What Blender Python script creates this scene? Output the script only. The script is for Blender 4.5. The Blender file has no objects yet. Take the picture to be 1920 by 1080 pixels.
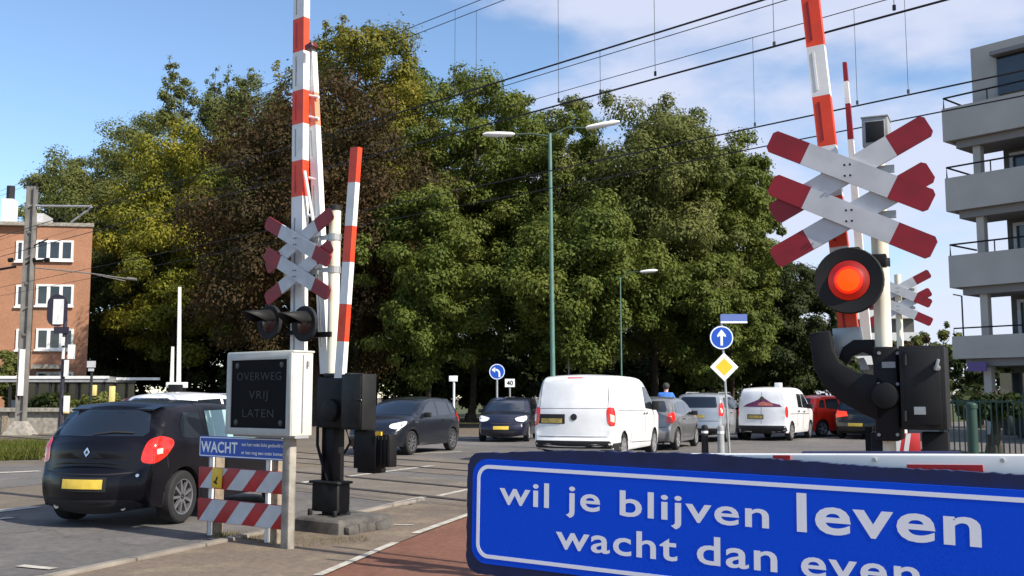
import bpy, bmesh, math, random
import numpy as np
from mathutils import Vector, Matrix
from mathutils.bvhtree import BVHTree

R = math.radians
scene = bpy.context.scene
COL = scene.collection

# ------------------------------------------------------------------ camera
CAM_Z = 1.5
FPX = 1920.0
PITCH = math.atan(205 / FPX)
cam_data = bpy.data.cameras.new("camera")
cam_data.sensor_width = 36.0
cam_data.lens = 36.0
cam_data.clip_start = 0.05
cam_data.clip_end = 4000
cam = bpy.data.objects.new("camera", cam_data)
COL.objects.link(cam)
cam.location = (0, 0, CAM_Z)
cam.rotation_euler = (R(90) + PITCH, 0, 0)
scene.camera = cam

# ------------------------------------------------------------------ light
SUN_DIR = Vector((0.81, -0.586, 0)).normalized()
SUN_EL = R(37)
sun_vec = Vector((SUN_DIR.x * math.cos(SUN_EL), SUN_DIR.y * math.cos(SUN_EL), math.sin(SUN_EL)))
sd = bpy.data.lights.new("sun", 'SUN')
sd.energy = 4.6
sd.angle = R(0.5)
sd.color = (1.0, 0.93, 0.82)
sun = bpy.data.objects.new("sun", sd)
COL.objects.link(sun)
sun.rotation_euler = sun_vec.to_track_quat('Z', 'Y').to_euler()

world = bpy.data.worlds.new("World")
scene.world = world
world.use_nodes = True
wn = world.node_tree
wn.nodes.clear()


def wnode(t, **kw):
    n = wn.nodes.new(t)
    for k, v in kw.items():
        setattr(n, k, v)
    return n


sky = wnode('ShaderNodeTexSky')
sky.sky_type = 'NISHITA'
sky.sun_disc = False
sky.sun_elevation = SUN_EL
sky.sun_rotation = math.atan2(sun_vec.x, sun_vec.y)
sky.air_density = 1.0
sky.dust_density = 0.15
sky.ozone_density = 3.5
bg = wnode('ShaderNodeBackground')
bg.inputs['Strength'].default_value = 0.13
out = wnode('ShaderNodeOutputWorld')
tc = wnode('ShaderNodeTexCoord')
mp = wnode('ShaderNodeMapping')
mp.inputs['Scale'].default_value = (2.2, 2.2, 5.0)
mp.inputs['Location'].default_value = (0.35, 0.2, 0.4)
nz = wnode('ShaderNodeTexNoise')
nz.inputs['Scale'].default_value = 1.7
nz.inputs['Detail'].default_value = 7
nz.inputs['Roughness'].default_value = 0.52
sep = wnode('ShaderNodeSeparateXYZ')
mx = wnode('ShaderNodeMapRange')
mx.inputs['From Min'].default_value = -0.28
mx.inputs['From Max'].default_value = 0.12
mx.inputs['To Min'].default_value = -0.22
mx.inputs['To Max'].default_value = 0.13
addm = wnode('ShaderNodeMath', operation='ADD')
rampc = wnode('ShaderNodeMapRange')
rampc.interpolation_type = 'SMOOTHSTEP'
rampc.inputs['From Min'].default_value = 0.42
rampc.inputs['From Max'].default_value = 0.64
rampc.inputs['To Max'].default_value = 0.85
mixc = wnode('ShaderNodeMix', data_type='RGBA')
L_ = wn.links.new
L_(tc.outputs['Generated'], mp.inputs['Vector'])
L_(mp.outputs['Vector'], nz.inputs['Vector'])
L_(tc.outputs['Generated'], sep.inputs[0])
L_(sep.outputs['X'], mx.inputs['Value'])
L_(nz.outputs['Fac'], addm.inputs[0])
L_(mx.outputs[0], addm.inputs[1])
L_(addm.outputs[0], rampc.inputs['Value'])
L_(rampc.outputs[0], mixc.inputs['Factor'])
L_(sky.outputs[0], mixc.inputs['A'])
mixc.inputs['B'].default_value = (3.9, 4.1, 5.0, 1)
L_(mixc.outputs['Result'], bg.inputs['Color'])
L_(bg.outputs[0], out.inputs['Surface'])

scene.view_settings.view_transform = 'Standard'
scene.view_settings.look = 'None'
scene.view_settings.exposure = 0.6
scene.view_settings.gamma = 1.0
scene.view_settings.use_curve_mapping = False
scene.cycles.max_bounces = 6
scene.cycles.use_denoising = True

# ------------------------------------------------------------------ helpers: pixels to places
C_, S_ = math.cos(PITCH), math.sin(PITCH)


def ray(px, py):
    dx = (px - 960) / FPX
    dz = (540 - py) / FPX
    return Vector((dx, C_ - dz * S_, S_ + dz * C_))


def P(px, py, Y):
    d = ray(px, py)
    k = Y / d.y
    return Vector((d.x * k, Y, CAM_Z + d.z * k))


def G(px, py, z=0.0):
    d = ray(px, py)
    k = (z - CAM_Z) / d.z
    return Vector((d.x * k, d.y * k, z))


def TP(px, py, s):
    "point on the upright plane x + y = s (parallel to the railway)"
    d = ray(px, py)
    k = s / (d.x + d.y)
    return Vector((d.x * k, d.y * k, CAM_Z + d.z * k))


FR = {}


def frame(o):
    return FR.get(o.name, Matrix.Identity(4))


def LP(root, px, py, yl=0.0):
    "pixel ray meets the plane local y = yl of a thing"
    Mi = frame(root).inverted()
    o = Mi @ Vector((0, 0, CAM_Z))
    d = (Mi.to_3x3() @ ray(px, py))
    k = (yl - o.y) / d.y
    return o + d * k


# ------------------------------------------------------------------ helpers: materials
MATS = {}


def mat(name, color, rough=0.6, metal=0.0, vary=0.0, vscale=6.0, coat=0.0, bump=0.0, bscale=40.0,
        emit=None, estr=0.0, spec=0.5, color2=None, detail=4.0):
    if name in MATS:
        return MATS[name]
    m = bpy.data.materials.new(name)
    m.use_nodes = True
    nt = m.node_tree
    b = nt.nodes['Principled BSDF']
    b.inputs['Base Color'].default_value = (*color, 1)
    b.inputs['Roughness'].default_value = rough
    b.inputs['Metallic'].default_value = metal
    b.inputs['Specular IOR Level'].default_value = spec
    if coat:
        b.inputs['Coat Weight'].default_value = coat
        b.inputs['Coat Roughness'].default_value = 0.06
    if emit:
        b.inputs['Emission Color'].default_value = (*emit, 1)
        b.inputs['Emission Strength'].default_value = estr
    t = nt.nodes.new('ShaderNodeTexCoord')
    if vary or color2:
        n = nt.nodes.new('ShaderNodeTexNoise')
        n.inputs['Scale'].default_value = vscale
        n.inputs['Detail'].default_value = detail
        nt.links.new(t.outputs['Object'], n.inputs['Vector'])
        mix = nt.nodes.new('ShaderNodeMix')
        mix.data_type = 'RGBA'
        c2 = color2 if color2 else tuple(max(0, c * (1 - vary)) for c in color)
        c1 = color if color2 else tuple(min(1, c * (1 + vary * 0.6)) for c in color)
        mr = nt.nodes.new('ShaderNodeMapRange')
        mr.inputs['From Min'].default_value = 0.32
        mr.inputs['From Max'].default_value = 0.68
        nt.links.new(n.outputs['Fac'], mr.inputs['Value'])
        nt.links.new(mr.outputs[0], mix.inputs['Factor'])
        mix.inputs['A'].default_value = (*c1, 1)
        mix.inputs['B'].default_value = (*c2, 1)
        nt.links.new(mix.outputs['Result'], b.inputs['Base Color'])
    if bump:
        n2 = nt.nodes.new('ShaderNodeTexNoise')
        n2.inputs['Scale'].default_value = bscale
        n2.inputs['Detail'].default_value = 5
        nt.links.new(t.outputs['Object'], n2.inputs['Vector'])
        bp = nt.nodes.new('ShaderNodeBump')
        bp.inputs['Strength'].default_value = bump
        bp.inputs['Distance'].default_value = 0.02
        nt.links.new(n2.outputs['Fac'], bp.inputs['Height'])
        nt.links.new(bp.outputs[0], b.inputs['Normal'])
    MATS[name] = m
    return m


def leaf_mat(name, c1, c2, c3):
    m = bpy.data.materials.new(name)
    m.use_nodes = True
    nt = m.node_tree
    b = nt.nodes['Principled BSDF']
    g = nt.nodes.new('ShaderNodeNewGeometry')
    cr = nt.nodes.new('ShaderNodeValToRGB')
    e = cr.color_ramp.elements
    e[0].position = 0.0
    e[0].color = (*c1, 1)
    e[1].position = 1.0
    e[1].color = (*c3, 1)
    k = e.new(0.5)
    k.color = (*c2, 1)
    # leaf hue drifts in patches through the crown as well as leaf by leaf
    t = nt.nodes.new('ShaderNodeTexCoord')
    n = nt.nodes.new('ShaderNodeTexNoise')
    n.inputs['Scale'].default_value = 0.28
    n.inputs['Detail'].default_value = 3
    nt.links.new(t.outputs['Object'], n.inputs['Vector'])
    mr = nt.nodes.new('ShaderNodeMapRange')
    mr.inputs['From Min'].default_value = 0.3
    mr.inputs['From Max'].default_value = 0.7
    nt.links.new(n.outputs['Fac'], mr.inputs['Value'])
    ml = nt.nodes.new('ShaderNodeMix')
    ml.data_type = 'FLOAT'
    ml.inputs['Factor'].default_value = 0.45
    nt.links.new(mr.outputs[0], ml.inputs['A'])
    nt.links.new(g.outputs['Random Per Island'], ml.inputs['B'])
    nt.links.new(ml.outputs[0], cr.inputs[0])
    nt.links.new(cr.outputs[0], b.inputs['Base Color'])
    b.inputs['Roughness'].default_value = 0.65
    b.inputs['Specular IOR Level'].default_value = 0.2
    tr = nt.nodes.new('ShaderNodeBsdfTranslucent')
    nt.links.new(cr.outputs[0], tr.inputs[0])
    mx_ = nt.nodes.new('ShaderNodeMixShader')
    mx_.inputs[0].default_value = 0.32
    nt.links.new(b.outputs[0], mx_.inputs[1])
    nt.links.new(tr.outputs[0], mx_.inputs[2])
    nt.links.new(mx_.outputs[0], nt.nodes['Material Output'].inputs[0])
    return m


M = {}
M['red'] = mat('red_retroreflective', (0.42, 0.012, 0.014), 0.5, vary=0.2, vscale=9)
M['dred'] = mat('crimson_board', (0.25, 0.005, 0.013), 0.5, vary=0.2, vscale=7)
M['ored'] = mat('orange_red_film', (0.78, 0.055, 0.012), 0.45, vary=0.15, vscale=6)
M['white'] = mat('white_paint', (0.76, 0.76, 0.74), 0.5, vary=0.1, vscale=5)
M['wboard'] = mat('white_retroreflective_board', (0.52, 0.53, 0.55), 0.55, vary=0.12, vscale=6)
M['grey'] = mat('grey_paint', (0.3, 0.31, 0.32), 0.55, vary=0.15)
M['dgrey'] = mat('dark_grey_housing', (0.013, 0.0135, 0.014), 0.6, spec=.3, vary=0.35, vscale=5, bump=0.05)
M['black'] = mat('black_steel', (0.006, 0.006, 0.007), 0.6, spec=.3, vary=0.3, vscale=7)
M['matt'] = mat('matt_black_board', (0.008, 0.008, 0.009), 0.8)
M['cream'] = mat('cream_post_paint', (0.78, 0.73, 0.58), 0.5, vary=0.12, vscale=4)
M['steel'] = mat('galvanised_steel', (0.42, 0.43, 0.43), 0.45, 0.6, vary=0.15)
M['conc'] = mat('weathered_concrete', (0.30, 0.275, 0.235), 0.9, vary=0.35, vscale=7, bump=0.3, bscale=60)
M['dconc'] = mat('dark_stained_concrete', (0.10, 0.092, 0.082), 0.9, vary=0.45, vscale=6, bump=0.4, bscale=50)
M['wood'] = mat('weathered_wood', (0.27, 0.22, 0.16), 0.85, vary=0.35, vscale=12, bump=0.3)
M['yellow'] = mat('yellow_plastic', (0.80, 0.50, 0.02), 0.5, vary=0.1)
M['plate'] = mat('number_plate_yellow', (0.72, 0.50, 0.06), 0.45, vary=0.12, vscale=14)
M['dplate'] = mat('number_plate_dull', (0.42, 0.31, 0.08), 0.5, vary=0.4, vscale=16)
M['blue'] = mat('sign_blue', (0.005, 0.075, 0.46), 0.45, vary=0.1)
M['navy'] = mat('navy_board', (0.003, 0.012, 0.075), 0.6, vary=0.3, vscale=14)
M['swhite'] = mat('sign_white', (0.82, 0.84, 0.86), 0.45)
M['glass'] = mat('tinted_car_glass', (0.012, 0.016, 0.022), 0.05, spec=0.9, coat=0.4)
M['lglass'] = mat('car_glass_painted_reflection', (0.30, 0.46, 0.44), 0.08, spec=0.9)  # pale teal colour stands in for sky reflected in the pane
M['tyre'] = mat('tyre_rubber', (0.014, 0.014, 0.015), 0.85, vary=0.3)
M['rim'] = mat('alloy_rim', (0.62, 0.62, 0.64), 0.3, 0.7, vary=0.1)
M['gunrim'] = mat('gunmetal_rim', (0.30, 0.30, 0.32), 0.3, 0.7, vary=0.2, vscale=12)
M['darkrim'] = mat('dark_alloy_inner', (0.05, 0.05, 0.055), 0.4, 0.6)
M['chrome'] = mat('chrome_trim', (0.75, 0.75, 0.77), 0.2, 0.9)
M['under'] = mat('black_plastic_trim', (0.012, 0.012, 0.014), 0.75)
M['tail'] = mat('red_tail_lamp', (0.75, 0.02, 0.01), 0.15, coat=0.8, vary=0.35, vscale=14)
M['tailc'] = mat('clear_lamp_lens', (0.75, 0.6, 0.5), 0.12, coat=0.8)
M['head'] = mat('headlamp_lens', (0.85, 0.87, 0.9), 0.3, coat=0.8, vary=0.3, vscale=16)
M['bark'] = mat('tree_bark', (0.055, 0.042, 0.03), 0.9, vary=0.4, vscale=3, bump=0.6, bscale=14)
M['wire'] = mat('overhead_wire', (0.022, 0.022, 0.028), 0.6, 0.4)
M['lampgreen'] = mat('lamp_post_green', (0.10, 0.20, 0.16), 0.5, vary=0.15)
M['rustsign'] = mat('street_name_blue', (0.10, 0.16, 0.42), 0.5)


# ------------------------------------------------------------------ helpers: meshes and objects
class MB:
    def __init__(self):
        self.v, self.f, self.m = [], [], []

    def add(self, vs, fs, mi=0, T=None):
        o = len(self.v)
        for p in vs:
            p = Vector(p)
            self.v.append(T @ p if T is not None else p)
        for f in fs:
            self.f.append([i + o for i in f])
            self.m.append(mi)
        return self

    def box(self, c, s, mi=0, T=None, rz=0.0, rx=0.0, ry=0.0):
        x, y, z = s[0] / 2, s[1] / 2, s[2] / 2
        Rm = Matrix.Rotation(rz, 3, 'Z') @ Matrix.Rotation(ry, 3, 'Y') @ Matrix.Rotation(rx, 3, 'X')
        vs = [Vector(c) + Rm @ Vector((a * x, b * y, d * z)) for d in (-1, 1) for b in (-1, 1) for a in (-1, 1)]
        return self.add(vs, [(0, 2, 3, 1), (4, 5, 7, 6), (0, 1, 5, 4), (2, 6, 7, 3), (0, 4, 6, 2), (1, 3, 7, 5)], mi, T)

    def box2(self, a, b, mi=0, T=None):
        a, b = Vector(a), Vector(b)
        return self.box((a + b) / 2, [abs(q) for q in (b - a)], mi, T)

    def cyl(self, p0, p1, r0, r1=None, n=14, mi=0, T=None, cap=True):
        p0, p1 = Vector(p0), Vector(p1)
        r1 = r0 if r1 is None else r1
        q = (p1 - p0).to_track_quat('Z', 'Y')
        vs = []
        for p, r in ((p0, r0), (p1, r1)):
            for i in range(n):
                a = 2 * math.pi * i / n
                vs.append(p + q @ Vector((r * math.cos(a), r * math.sin(a), 0)))
        fs = [(i, (i + 1) % n, n + (i + 1) % n, n + i) for i in range(n)]
        if cap:
            fs += [tuple(range(n))[::-1], tuple(range(n, 2 * n))]
        return self.add(vs, fs, mi, T)

    def tube(self, pts, r, n=8, mi=0, r1=None):
        pts = [Vector(p) for p in pts]
        vs, fs = [], []
        for k, p in enumerate(pts):
            d = (pts[min(k + 1, len(pts) - 1)] - pts[max(k - 1, 0)])
            q = d.to_track_quat('Z', 'Y')
            rr = r if r1 is None else r + (r1 - r) * k / (len(pts) - 1)
            for i in range(n):
                a = 2 * math.pi * i / n
                vs.append(p + q @ Vector((rr * math.cos(a), rr * math.sin(a), 0)))
        for k in range(len(pts) - 1):
            for i in range(n):
                fs.append((k * n + i, k * n + (i + 1) % n, (k + 1) * n + (i + 1) % n, (k + 1) * n + i))
        fs.append(tuple(range(n))[::-1])
        fs.append(tuple(range((len(pts) - 1) * n, len(pts) * n)))
        return self.add(vs, fs, mi)

    def prism_xz(self, outline, y0, y1, mi=0, T=None):
        n = len(outline)
        vs = [(p[0], y0, p[1]) for p in outline] + [(p[0], y1, p[1]) for p in outline]
        fs = [tuple(range(n)), tuple(range(2 * n - 1, n - 1, -1))]
        fs += [(i, i + n, (i + 1) % n + n, (i + 1) % n) for i in range(n)]
        return self.add(vs, fs, mi, T)

    def lathe_y(self, prof, c=(0, 0, 0), n=28, mi=0, a0=0, a1=2 * math.pi):
        "profile of (radius, y) turned about the y axis through c"
        full = abs(a1 - a0 - 2 * math.pi) < 1e-6
        m = n if full else n + 1
        vs = []
        for r, y in prof:
            for i in range(m):
                a = a0 + (a1 - a0) * i / n
                vs.append((c[0] + r * math.cos(a), c[1] + y, c[2] + r * math.sin(a)))
        fs = []
        for k in range(len(prof) - 1):
            for i in range(n):
                j = (i + 1) % m
                fs.append((k * m + i, k * m + j, (k + 1) * m + j, (k + 1) * m + i))
        return self.add(vs, fs, mi)

    def ball(self, c, r, mi=0, n=12, sz=1.0):
        prof = [(max(1e-4, r * math.sin(math.pi * k / 8)), 0, -r * sz * math.cos(math.pi * k / 8)) for k in range(9)]
        vs, fs = [], []
        for rr, _, z in prof:
            for i in range(n):
                a = 2 * math.pi * i / n
                vs.append((c[0] + rr * math.cos(a), c[1] + rr * math.sin(a), c[2] + z))
        for k in range(8):
            for i in range(n):
                fs.append((k * n + i, k * n + (i + 1) % n, (k + 1) * n + (i + 1) % n, (k + 1) * n + i))
        return self.add(vs, fs, mi)

    def build(self, name, mats, parent=None, world=False, smooth=False, bevel=0.0, angle=35):
        me = bpy.data.meshes.new(name)
        if not isinstance(mats, (list, tuple)):
            mats = [mats]
        vs = self.v
        Fm = Matrix.Identity(4)
        if parent is not None:
            Fm = frame(parent)
            if world:
                Fi = Fm.inverted()
                vs = [Fi @ p for p in vs]
        me.from_pydata([tuple(p) for p in vs], [], self.f)
        for mm in mats:
            me.materials.append(mm)
        me.polygons.foreach_set('material_index', self.m)
        bm = bmesh.new()
        bm.from_mesh(me)
        bmesh.ops.recalc_face_normals(bm, faces=bm.faces)
        if bevel:
            es = [e for e in bm.edges if len(e.link_faces) == 2 and e.calc_face_angle(0) > R(40)]
            if es:
                bmesh.ops.bevel(bm, geom=es, offset=bevel, segments=2, affect='EDGES', profile=0.5, clamp_overlap=True)
        if smooth or bevel:
            for f in bm.faces:
                f.smooth = True
            for e in bm.edges:
                if len(e.link_faces) == 2 and e.calc_face_angle(0) > R(angle):
                    e.smooth = False
        bm.to_mesh(me)
        bm.free()
        o = bpy.data.objects.new(name, me)
        COL.objects.link(o)
        if parent is not None:
            o.parent = parent
            FR[o.name] = Fm
        return o


def thing(name, label, cat, loc=(0, 0, 0), rz=0.0, group=None):
    o = bpy.data.objects.new(name, None)
    COL.objects.link(o)
    o.location = loc
    o.rotation_euler = (0, 0, rz)
    o.empty_display_size = 0.2
    o['label'] = label
    o['category'] = cat
    if group:
        o['group'] = group
    FR[o.name] = Matrix.Translation(loc) @ Matrix.Rotation(rz, 4, 'Z')
    return o


def tag(o, label, cat, group=None, kind=None):
    if label:
        o['label'] = label
    if cat:
        o['category'] = cat
    if group:
        o['group'] = group
    if kind:
        o['kind'] = kind
    return o


def solo(name, mb, m, label, cat, group=None, **kw):
    "a thing that is one mesh: origin at its base"
    xs = [p.x for p in mb.v]
    ys = [p.y for p in mb.v]
    zs = [p.z for p in mb.v]
    c = Vector(((min(xs) + max(xs)) / 2, (min(ys) + max(ys)) / 2, min(zs)))
    mb.v = [p - c for p in mb.v]
    o = mb.build(name, m, **kw)
    o.location = c
    return tag(o, label, cat, group)


def structure(name, mb, m, **kw):
    o = mb.build(name, m, **kw)
    o['kind'] = 'structure'
    return o


def copy_tree(o, parent=None):
    c = o.copy()
    COL.objects.link(c)
    if parent is not None:
        c.parent = parent
    for ch in list(o.children):
        copy_tree(ch, c)
    return c


def text_mb(mb, body, T, size=1.0, width=None, spacing=1.0, bold=0.0, mi=0, extrude=0.0015, align='LEFT'):
    "lettering laid in the local xz plane by T (x right, z up); scaled to a width if given"
    cu = bpy.data.curves.new('lettering', 'FONT')
    cu.body = body
    cu.size = 1.0
    cu.space_character = spacing
    cu.offset = bold
    cu.extrude = 0.0
    cu.resolution_u = 4
    ob = bpy.data.objects.new('lettering', cu)
    COL.objects.link(ob)
    dg = bpy.context.evaluated_depsgraph_get()
    me = bpy.data.meshes.new_from_object(ob.evaluated_get(dg))
    vs = [v.co.copy() for v in me.vertices]
    fs = [tuple(p.vertices) for p in me.polygons]
    bpy.data.objects.remove(ob)
    bpy.data.curves.remove(cu)
    bpy.data.meshes.remove(me)
    x0 = min(v.x for v in vs)
    x1 = max(v.x for v in vs)
    sx = size if width is None else width / (x1 - x0)
    off = 0 if align == 'LEFT' else -(x1 - x0) * sx / 2
    vv = [Vector(((v.x - x0) * sx + off, -extrude, v.y * size)) for v in vs]
    mb.add(vv, fs, mi, T)


def disc_outline(r, n=32, cx=0, cz=0):
    return [(cx + r * math.cos(2 * math.pi * i / n), cz + r * math.sin(2 * math.pi * i / n)) for i in range(n)]


def rounded_rect(x0, x1, z0, z1, r, n=5):
    o = []
    for cx, cz, a in ((x1 - r, z0 + r, -90), (x1 - r, z1 - r, 0), (x0 + r, z1 - r, 90), (x0 + r, z0 + r, 180)):
        for i in range(n + 1):
            t = R(a + 90 * i / n)
            o.append((cx + r * math.cos(t), cz + r * math.sin(t)))
    return o


def ring_xz(mb, outer, inner, y0, y1, mi=0):
    n = len(outer)
    vs = [(p[0], y0, p[1]) for p in outer] + [(p[0], y0, p[1]) for p in inner] + \
         [(p[0], y1, p[1]) for p in outer] + [(p[0], y1, p[1]) for p in inner]
    fs = []
    for i in range(n):
        j = (i + 1) % n
        fs += [(i, j, n + j, n + i), (2 * n + i, 3 * n + i, 3 * n + j, 2 * n + j),
               (i, 2 * n + i, 2 * n + j, j), (n + i, n + j, 3 * n + j, 3 * n + i)]
    mb.add(vs, fs, mi)


# ------------------------------------------------------------------ the ground
def ground_mat(name, cA, cB, cC, s1, s2, bump=0.3, bscale=30, rough=0.92, cracks=0.0):
    m = bpy.data.materials.new(name)
    m.use_nodes = True
    nt = m.node_tree
    b = nt.nodes['Principled BSDF']
    b.inputs['Roughness'].default_value = rough
    b.inputs['Specular IOR Level'].default_value = 0.25
    t = nt.nodes.new('ShaderNodeTexCoord')

    def noise(s, d):
        n = nt.nodes.new('ShaderNodeTexNoise')
        n.inputs['Scale'].default_value = s
        n.inputs['Detail'].default_value = d
        n.inputs['Roughness'].default_value = 0.6
        nt.links.new(t.outputs['Object'], n.inputs['Vector'])
        return n
    n1, n2, n3 = noise(s1, 4), noise(s2, 6), noise(s2 * 9, 3)

    def rng(n, a, bb):
        r = nt.nodes.new('ShaderNodeMapRange')
        r.inputs['From Min'].default_value = a
        r.inputs['From Max'].default_value = bb
        nt.links.new(n.outputs['Fac'], r.inputs['Value'])
        return r

    def mix(fac, a, bcol):
        x = nt.nodes.new('ShaderNodeMix')
        x.data_type = 'RGBA'
        nt.links.new(fac.outputs[0], x.inputs['Factor'])
        for sock, val in (('A', a), ('B', bcol)):
            if isinstance(val, tuple):
                x.inputs[sock].default_value = (*val, 1)
            else:
                nt.links.new(val.outputs['Result'], x.inputs[sock])
        return x
    m1 = mix(rng(n1, 0.35, 0.65), cA, cB)
    m2 = mix(rng(n2, 0.5, 0.75), m1, cC)
    # grain
    gr = nt.nodes.new('ShaderNodeMix')
    gr.data_type = 'RGBA'
    gr.blend_type = 'MULTIPLY'
    gr.inputs['Factor'].default_value = 1.0
    rg = nt.nodes.new('ShaderNodeMapRange')
    rg.inputs['From Min'].default_value = 0.25
    rg.inputs['From Max'].default_value = 0.75
    rg.inputs['To Min'].default_value = 0.75
    rg.inputs['To Max'].default_value = 1.2
    nt.links.new(n3.outputs['Fac'], rg.inputs['Value'])
    nt.links.new(m2.outputs['Result'], gr.inputs['A'])
    nt.links.new(rg.outputs[0], gr.inputs['B'])
    if cracks:
        # fine meandering cracks and old repairs
        warp = noise(1.3, 5)
        vm = nt.nodes.new('ShaderNodeVectorMath')
        vm.operation = 'MULTIPLY_ADD'
        vm.inputs[1].default_value = (.9, .9, .9)
        nt.links.new(warp.outputs['Color'], vm.inputs[0])
        nt.links.new(t.outputs['Object'], vm.inputs[2])
        vv = nt.nodes.new('ShaderNodeTexVoronoi')
        vv.feature = 'DISTANCE_TO_EDGE'
        vv.inputs['Scale'].default_value = 0.42
        nt.links.new(vm.outputs[0], vv.inputs['Vector'])
        rc = nt.nodes.new('ShaderNodeMapRange')
        rc.inputs['From Min'].default_value = 0.004
        rc.inputs['From Max'].default_value = 0.016
        rc.inputs['To Min'].default_value = 1 - cracks
        rc.inputs['To Max'].default_value = 1.0
        nt.links.new(vv.outputs['Distance'], rc.inputs['Value'])
        v2 = nt.nodes.new('ShaderNodeTexVoronoi')
        v2.inputs['Scale'].default_value = 0.30
        nt.links.new(vm.outputs[0], v2.inputs['Vector'])
        rp2 = nt.nodes.new('ShaderNodeMapRange')
        rp2.inputs['To Min'].default_value = 0.92
        rp2.inputs['To Max'].default_value = 1.06
        nt.links.new(v2.outputs['Color'], rp2.inputs['Value'])
        mu = nt.nodes.new('ShaderNodeMath')
        mu.operation = 'MULTIPLY'
        nt.links.new(rc.outputs[0], mu.inputs[0])
        nt.links.new(rp2.outputs[0], mu.inputs[1])
        cm = nt.nodes.new('ShaderNodeMix')
        cm.data_type = 'RGBA'
        cm.blend_type = 'MULTIPLY'
        cm.inputs['Factor'].default_value = 1.0
        nt.links.new(gr.outputs['Result'], cm.inputs['A'])
        nt.links.new(mu.outputs[0], cm.inputs['B'])
        gr = cm
    nt.links.new(gr.outputs['Result'], b.inputs['Base Color'])
    bn = noise(bscale, 4)
    bp = nt.nodes.new('ShaderNodeBump')
    bp.inputs['Strength'].default_value = bump
    bp.inputs['Distance'].default_value = 0.015
    nt.links.new(bn.outputs['Fac'], bp.inputs['Height'])
    nt.links.new(bp.outputs[0], b.inputs['Normal'])
    return m


M['ground'] = ground_mat('sandy_pavement', (0.17, 0.135, 0.10), (0.135, 0.115, 0.09), (0.20, 0.165, 0.12), 0.3, 1.4)
M['asphalt'] = ground_mat('worn_asphalt', (0.165, 0.152, 0.142), (0.125, 0.117, 0.111), (0.195, 0.178, 0.162), 0.25, 1.1, cracks=.22)
M['redpath'] = ground_mat('red_cycle_asphalt', (0.19, 0.085, 0.055), (0.165, 0.078, 0.052), (0.20, 0.10, 0.07), 0.4, 1.5, cracks=.15)
M['walk'] = ground_mat('dusty_footway', (0.20, 0.152, 0.115), (0.155, 0.125, 0.097), (0.26, 0.21, 0.14), 0.5, 1.7, 0.5, cracks=.18)
M['panel'] = ground_mat('crossing_panel', (0.19, 0.158, 0.125), (0.14, 0.122, 0.103), (0.23, 0.195, 0.145), 0.5, 1.5)
M['paint'] = mat('road_paint', (0.56, 0.53, 0.46), 0.8, color2=(0.30, 0.27, 0.22), vscale=7)
M['kerb'] = mat('kerb_stone', (0.24, 0.21, 0.175), 0.9, vary=0.3, vscale=3, bump=0.3)
M['soil'] = ground_mat('verge_soil', (0.06, 0.075, 0.02), (0.09, 0.085, 0.035), (0.05, 0.07, 0.015), 0.6, 2.5)

mb = MB()
mb.add([(-1500, -200, 0), (1500, -200, 0), (1500, 2500, 0), (-1500, 2500, 0)], [(0, 1, 2, 3)])
structure('ground', mb, M['ground'])

RD = Vector((0.36, 0.933, 0)).normalized()      # along the road
RN = Vector((RD.y, -RD.x, 0))                   # to its right
E0 = Vector((-2.02, 13.3, 0))                   # a point on the road's right edge


def strip(name, a0, a1, t0, t1, m, z, sub=1):
    "sheet along the road: offsets a0..a1 to the right of its edge, t0..t1 along it"
    mb = MB()
    vs = []
    for t, a in ((t0, a0), (t0, a1), (t1, a1), (t1, a0)):
        p = E0 + RD * t + RN * a
        vs.append((p.x, p.y, z))
    mb.add(vs, [(0, 1, 2, 3)])
    return structure(name, mb, m)


strip('road', -4.6, 0.0, -30, 14.0, M['asphalt'], 0.004)
strip('side_road', -12.0, -7.4, -30, 6.0, M['asphalt'], 0.004)
# the wide junction beyond the railway
mb = MB()
pts = [(-6, 25), (10, 18.5), (60, 22), (70, 60), (20, 62), (2, 46), (-3, 38)]
mb.add([(x, y, 0.008) for x, y in pts], [tuple(range(len(pts)))])
structure('junction_road', mb, M['asphalt'])
cyA, cyB = G(600, 1080), G(868, 970)
cyD = (cyB - cyA).normalized()
cyR = Vector((cyD.y, -cyD.x, 0))
mb = MB()
q = [cyA - cyD * 13, cyA + cyD * 11, cyA + cyD * 11 + cyR * 5.5, cyA - cyD * 13 + cyR * 5.5]
mb.add([(v.x, v.y, 0.006) for v in q], [(0, 1, 2, 3)])
structure('cycle_path', mb, M['redpath'])
# footway between road and cycle path
mb = MB()
p = [E0 + RD * -20 + RN * .02, E0 + RD * 1.2 + RN * .02]
q = [cyA + cyD * 6.6, cyA - cyD * 13]
mb.add([(v.x, v.y, 0.014) for v in p + q], [(0, 1, 2, 3)])
structure('footway', mb, M['walk'])
mb = MB()
for k in range(-14, 2):
    a = E0 + RD * (k + 0.01) + RN * -0.06
    b = E0 + RD * (k + 0.99) + RN * 0.03
    mid = (a + b) / 2
    mb.box((mid.x, mid.y, 0.02), (0.11, 0.975, 0.05), rz=math.atan2(RD.y, RD.x) - R(90))
structure('kerb', mb, M['kerb'], bevel=0.008)


def line_px(name, pts, w, z=0.014, m=None):
    "painted line through ground points seen at these pixels"
    q = [G(a, b) for a, b in pts]
    mb = MB()
    for k in range(len(q) - 1):
        d = (q[k + 1] - q[k]).normalized()
        nn = Vector((d.y, -d.x, 0)) * w / 2
        vs = [q[k] - nn, q[k] + nn, q[k + 1] + nn, q[k + 1] - nn]
        mb.add([(v.x, v.y, z) for v in vs], [(0, 1, 2, 3)])
    return structure(name, mb, m or M['paint'])


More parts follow.
